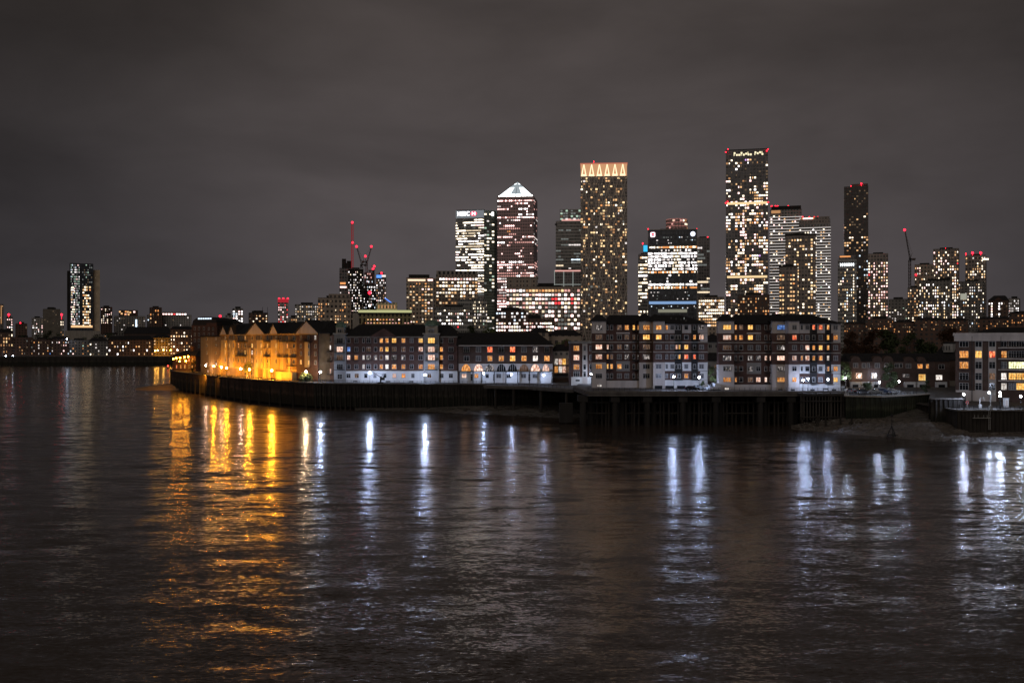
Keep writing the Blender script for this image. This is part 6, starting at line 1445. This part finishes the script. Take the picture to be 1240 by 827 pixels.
# ------------------------------------------------------------------ cars
CG = 'parked cars'
carpaint = {'white': surf('white_car_paint', (.7, .72, .75), .25, .03), 'silver': surf('silver_car_paint', (.40, .42, .44), .25, .03, .5, .6), 'black': surf('black_car_paint', (.02, .02, .024), .2, .05), 'blue': surf('blue_car_paint', (.04, .07, .16), .25, .05)}
tyre_m = surf('tyre_rubber', (.015, .015, .015), .85); rim_m = surf('rim_metal', (.4, .4, .42), .35, .1, 1, .8)
def car_meshes(van=False):
    L, W, H_ = (4.4, 1.75, 1.45) if not van else (4.9, 1.9, 2.1)
    prof = [(-2.2, .28), (2.2, .28), (2.22, .62), (1.95, .80), (1.05, .93), (.45, 1.42), (-1.05, 1.45), (-1.9, 1.0), (-2.2, .92)] if not van else [(-2.4, .28), (2.4, .28), (2.42, .75), (2.0, 1.05), (1.35, 2.05), (-2.3, 2.1), (-2.42, 1.0)]
    bm = bmesh.new(); a = [bm.verts.new((x, -W/2, z)) for x, z in prof]; c = [bm.verts.new((x, W/2, z)) for x, z in prof]; n = len(prof)
    bm.faces.new(a); bm.faces.new(c[::-1])
    for i in range(n): bm.faces.new((a[(i+1) % n], a[i], c[i], c[(i+1) % n]))
    for v in bm.verts:
        if v.co.z > .95: v.co.y *= .86
    bmesh.ops.recalc_face_normals(bm, faces=bm.faces); bmesh.ops.bevel(bm, geom=list(bm.edges), offset=.07, segments=2, affect='EDGES')
    me = bpy.data.meshes.new('body'); bm.to_mesh(me); bm.free()
    w = MB()
    if not van: win_ = [[(-.95, 1.02), (.72, 1.0), (.38, 1.34), (-.9, 1.37)]]; ws = ((1.02, .99), (.50, 1.38))
    else: win_ = [[(.2, 1.2), (1.7, 1.15), (1.3, 1.9), (.2, 1.95)]]; ws = ((1.93, 1.15), (1.42, 1.95))
    for q in win_:
        for s in (-1, 1): y = s*(W/2*.86+.035); pts = [(x, y if z > 1.2 else s*(W/2*.9+.03), z) for x, z in q]; w.poly(pts if s < 0 else pts[::-1])
    (xa, za), (xb, zb_) = ws; w.quad((xa+.05, -W*.38, za+.02), (xa+.05, W*.38, za+.02), (xb+.05, W*.36, zb_), (xb+.05, -W*.36, zb_))
    if not van: w.quad((-1.88, W*.38, 1.04), (-1.88, -W*.38, 1.04), (-1.14, -W*.36, 1.40), (-1.14, W*.36, 1.40))
    glass = w.mesh('glazing', glass_dark)
    t = MB(); t.tube((0, -.1, 0), (0, .1, 0), .33, None, 14); tm = t.mesh('wheel', tyre_m); r = MB(); r.tube((0, -.115, 0), (0, .115, 0), .2, None, 10); rm = r.mesh('rim', rim_m)
    h = MB(); h.box(-.05, .05, -.2, .2, -.08, .08); return me, glass, tm, rm, h.mesh('headlight', surf('lamp_glass', (.7, .7, .7), .15, .05)), h.mesh('tail_light', surf('tail_red', (.35, .02, .02), .2, .05)), L, W
_CM = {False: car_meshes(), True: car_meshes(True)}
def car(px, Y, zg, rz, col, label, van=False, name='parked_car'):
    body, glass, tm, rm, hl, tl, L, W = _CM[van]
    o = thing(name, label, 'van' if van else 'car', (WX(px, Y), Y, zg), rz, CG)
    bo = link('body', body.copy(), o); bo.data.materials.clear(); bo.data.materials.append(carpaint[col]); link('glazing', glass, o)
    for x in (-1.35, 1.35):
        for y in (-1, 1): w = link('wheel', tm, o, (x, y*(W/2-.09), .33)); link('rim', rm, w)
    for y in (-.6, .6): link('headlight', hl, o, (L/2-.02 if not van else 2.38, y, .68)); link('tail_light', tl, o, (-L/2+.02 if not van else -2.4, y, .82))
car(859.5, 300.5, 10.3, R(100), 'white', 'white car parked in the gap between the pier blocks')
car(866.5, 301.5, 10.3, R(96), 'white', 'white van parked right of the white car between the pier blocks', True, 'parked_van')
car(838, 298.5, 10.3, R(3), 'black', 'dark car parked before the garage openings of the pier block')
car(1044, 296, 9.5, R(8), 'black', 'black car parked by the low shrub at the inlet')
car(1030.5, 300, 9.5, R(60), 'silver', 'silver car parked beside the lit green tree')
car(1059.5, 296, 9.5, R(-6), 'silver', 'silver car parked under the white inlet lamp')
car(1069.5, 297, 9.5, R(-4), 'blue', 'dark blue car parked left of the bushy tree')
car(1080, 298.5, 9.5, R(-5), 'silver', 'grey car parked right below the bushy tree')
car(845.8, 303, 10.3, R(15), 'silver', 'silver car half hidden at the end of the pier block')

# ------------------------------------------------------------------ small river-side things
dc = thing('dock_crane', 'old black dock crane kept as an ornament before the white ground floor', 'dock crane', (WX(461, 369), 369, 9.5))
b = MB(); b.box(-1, 1, -.8, .8, 0, .5); b.tube((0, 0, .5), (0, 0, 2.6), .35, .25, 8); b.build('base', black_iron, dc)
b = MB(); b.tube((.4, 0, 2.0), (-3.0, 0, 4.2), .16, .1); b.tube((.6, 0, 3.4), (-2.9, 0, 4.15), .05); b.tube((.3, 0, 1.6), (.7, 0, 3.5), .12); b.tube((-2.9, 0, 4.1), (-2.9, 0, 2.6), .04); b.build('jib', black_iron, dc)
b = MB(); b.box(.2, 1.5, -.5, .5, 1.2, 2.1); b.build('counterweight', black_iron, dc)
BN = 'benches on the river walk'
for px, Y, z, lb in ((470, 368.5, 9.5, 'dark bench on the river walk right of the dock crane'), (430, 369.5, 9.5, 'dark bench on the river walk left of the dock crane'), (498, 368, 9.5, 'dark bench near the second turret'), (1000, 293.5, 10.3, 'dark bench on the pier before the jetty-side block')):
    o = thing('bench', lb, 'bench', (WX(px, Y), Y, z), 0, BN)
    b = MB(); b.box(-.8, .8, -.22, .22, .42, .47); b.build('seat', timber_dark, o); b = MB(); b.box(-.8, .8, .2, .25, .55, .9); b.build('backrest', timber_dark, o)
    for x in (-.7, .7): b = MB(); b.box(x-.05, x+.05, -.2, .25, 0, .42); b.box(x-.04, x+.04, .2, .26, .42, .9); b.build('leg', black_iron, o)
# low quay: kiosk, lifebuoy, mooring gear
k_ = thing('white_kiosk', 'small plain white kiosk box standing on the low quay', 'kiosk', (WX(1218, 276), 276, 6.9))
b = MB(); b.box(-.55, .55, -.5, .5, 0, 2.3); b.build('wall', render_white, k_); b = MB(); b.box(-.68, .68, -.62, .62, 2.3, 2.45); b.build('roof', white_frame, k_); b = MB(); b.box(-.3, .3, -.53, -.5, .1, 1.9); b.build('door', render_pale, k_)
lb_ = thing('lifebuoy_post', 'red and white lifebuoy on a short post on the low quay', 'lifebuoy', (WX(1171, 274), 274, 6.9))
b = MB(); b.tube((0, 0, 0), (0, 0, 1.6), .06); b.build('post', white_frame, lb_)
b = MB(); n = 16
for i in range(n):
    a0, a1 = 2*math.pi*i/n, 2*math.pi*(i+1)/n; b.tube((math.cos(a0)*.36, -.14, 1.3+math.sin(a0)*.36), (math.cos(a1)*.36, -.14, 1.3+math.sin(a1)*.36), .10, None, 6, 0 if i % 4 else 1)
b.build('ring', [surf('lifebuoy_red', (.6, .03, .02), .5, .05), white_frame], lb_)
for px, Y, hh, lb in ((1186.5, 272, 2.6, 'thin white davit post nearer the lifebuoy'), (1199.5, 266, 4.2, 'tall white davit post at the quay edge above the fenders')):
    o = thing('davit', lb, 'davit', (WX(px, Y), Y, 6.9), 0, 'white davits on the low quay')
    b = MB(); b.tube((0, 0, 0), (0, 0, hh), .13, .1, 8); b.build('post', white_frame, o); b = MB(); b.tube((0, 0, hh-.1), (.5, -1.2, hh+.25), .09, .07); b.tube((.5, -1.2, hh+.25), (.5, -1.2, hh-.4), .03); b.build('arm', white_frame, o); b = MB(); b.box(-.35, .35, -.3, .3, 0, .9); b.build('winch', white_frame, o)
pf = thing('quay_ladder', 'pale hanging ladder stage on the black quay wall below the davit', 'ladder', (WX(1188, 261.4), 261.4, 4.9))
b = MB(); b.box(-2.2, 2.4, -.55, .1, 0, .1); b.build('platform', white_frame, pf)
for x in (-1.9, -1.0, .5, 1.4, 2.2): b = MB(); b.tube((x, -.45, .1), (x, -.45, .85), .05); b.build('post', white_frame, pf)
b = MB(); b.tube((2.2, -.45, -3), (2.2, -.45, 2), .05); b.tube((1.8, -.45, -3), (1.8, -.45, 2), .05)
for i in range(10): b.tube((1.8, -.45, -2.8+i*.45), (2.2, -.45, -2.8+i*.45), .03)
b.build('rungs', white_frame, pf)
railing('white railing along the edge of the low quay by the kiosk', [(WX(1168, 263), 263), (WX(1240, 263), 263)], 6.95, 14)
railing('white-lit railing beside the first bluish lamp', [P2(382, 377), P2(404, 376.5)], 9.52, 9)

for i, (px, Y, zt, h, lb) in enumerate(((352, 382.2, 9.4, 8, 'rusty iron ladder on the curved wall below the amber-lit flats'), (470, 364.0, 9.4, 8, 'rusty iron ladder on the wall below the turreted building'), (1046, 282.6, 9.4, 6, 'rusty iron ladder on the weedy inlet wall'))):
    o = thing('wall_ladder', lb, 'ladder', (WX(px, Y), Y-.45, zt-h), 0, 'iron ladders on the river walls'); b = MB()
    for x in (-.25, .25): b.tube((x, 0, 0), (x, 0, h+.8), .04, None, 4)
    b.build('stile', wood_grey, o); b = MB()
    for k in range(int(h/.35)): b.tube((-.25, 0, .2+k*.35), (.25, 0, .2+k*.35), .025, None, 4)
    b.build('rungs', wood_grey, o)
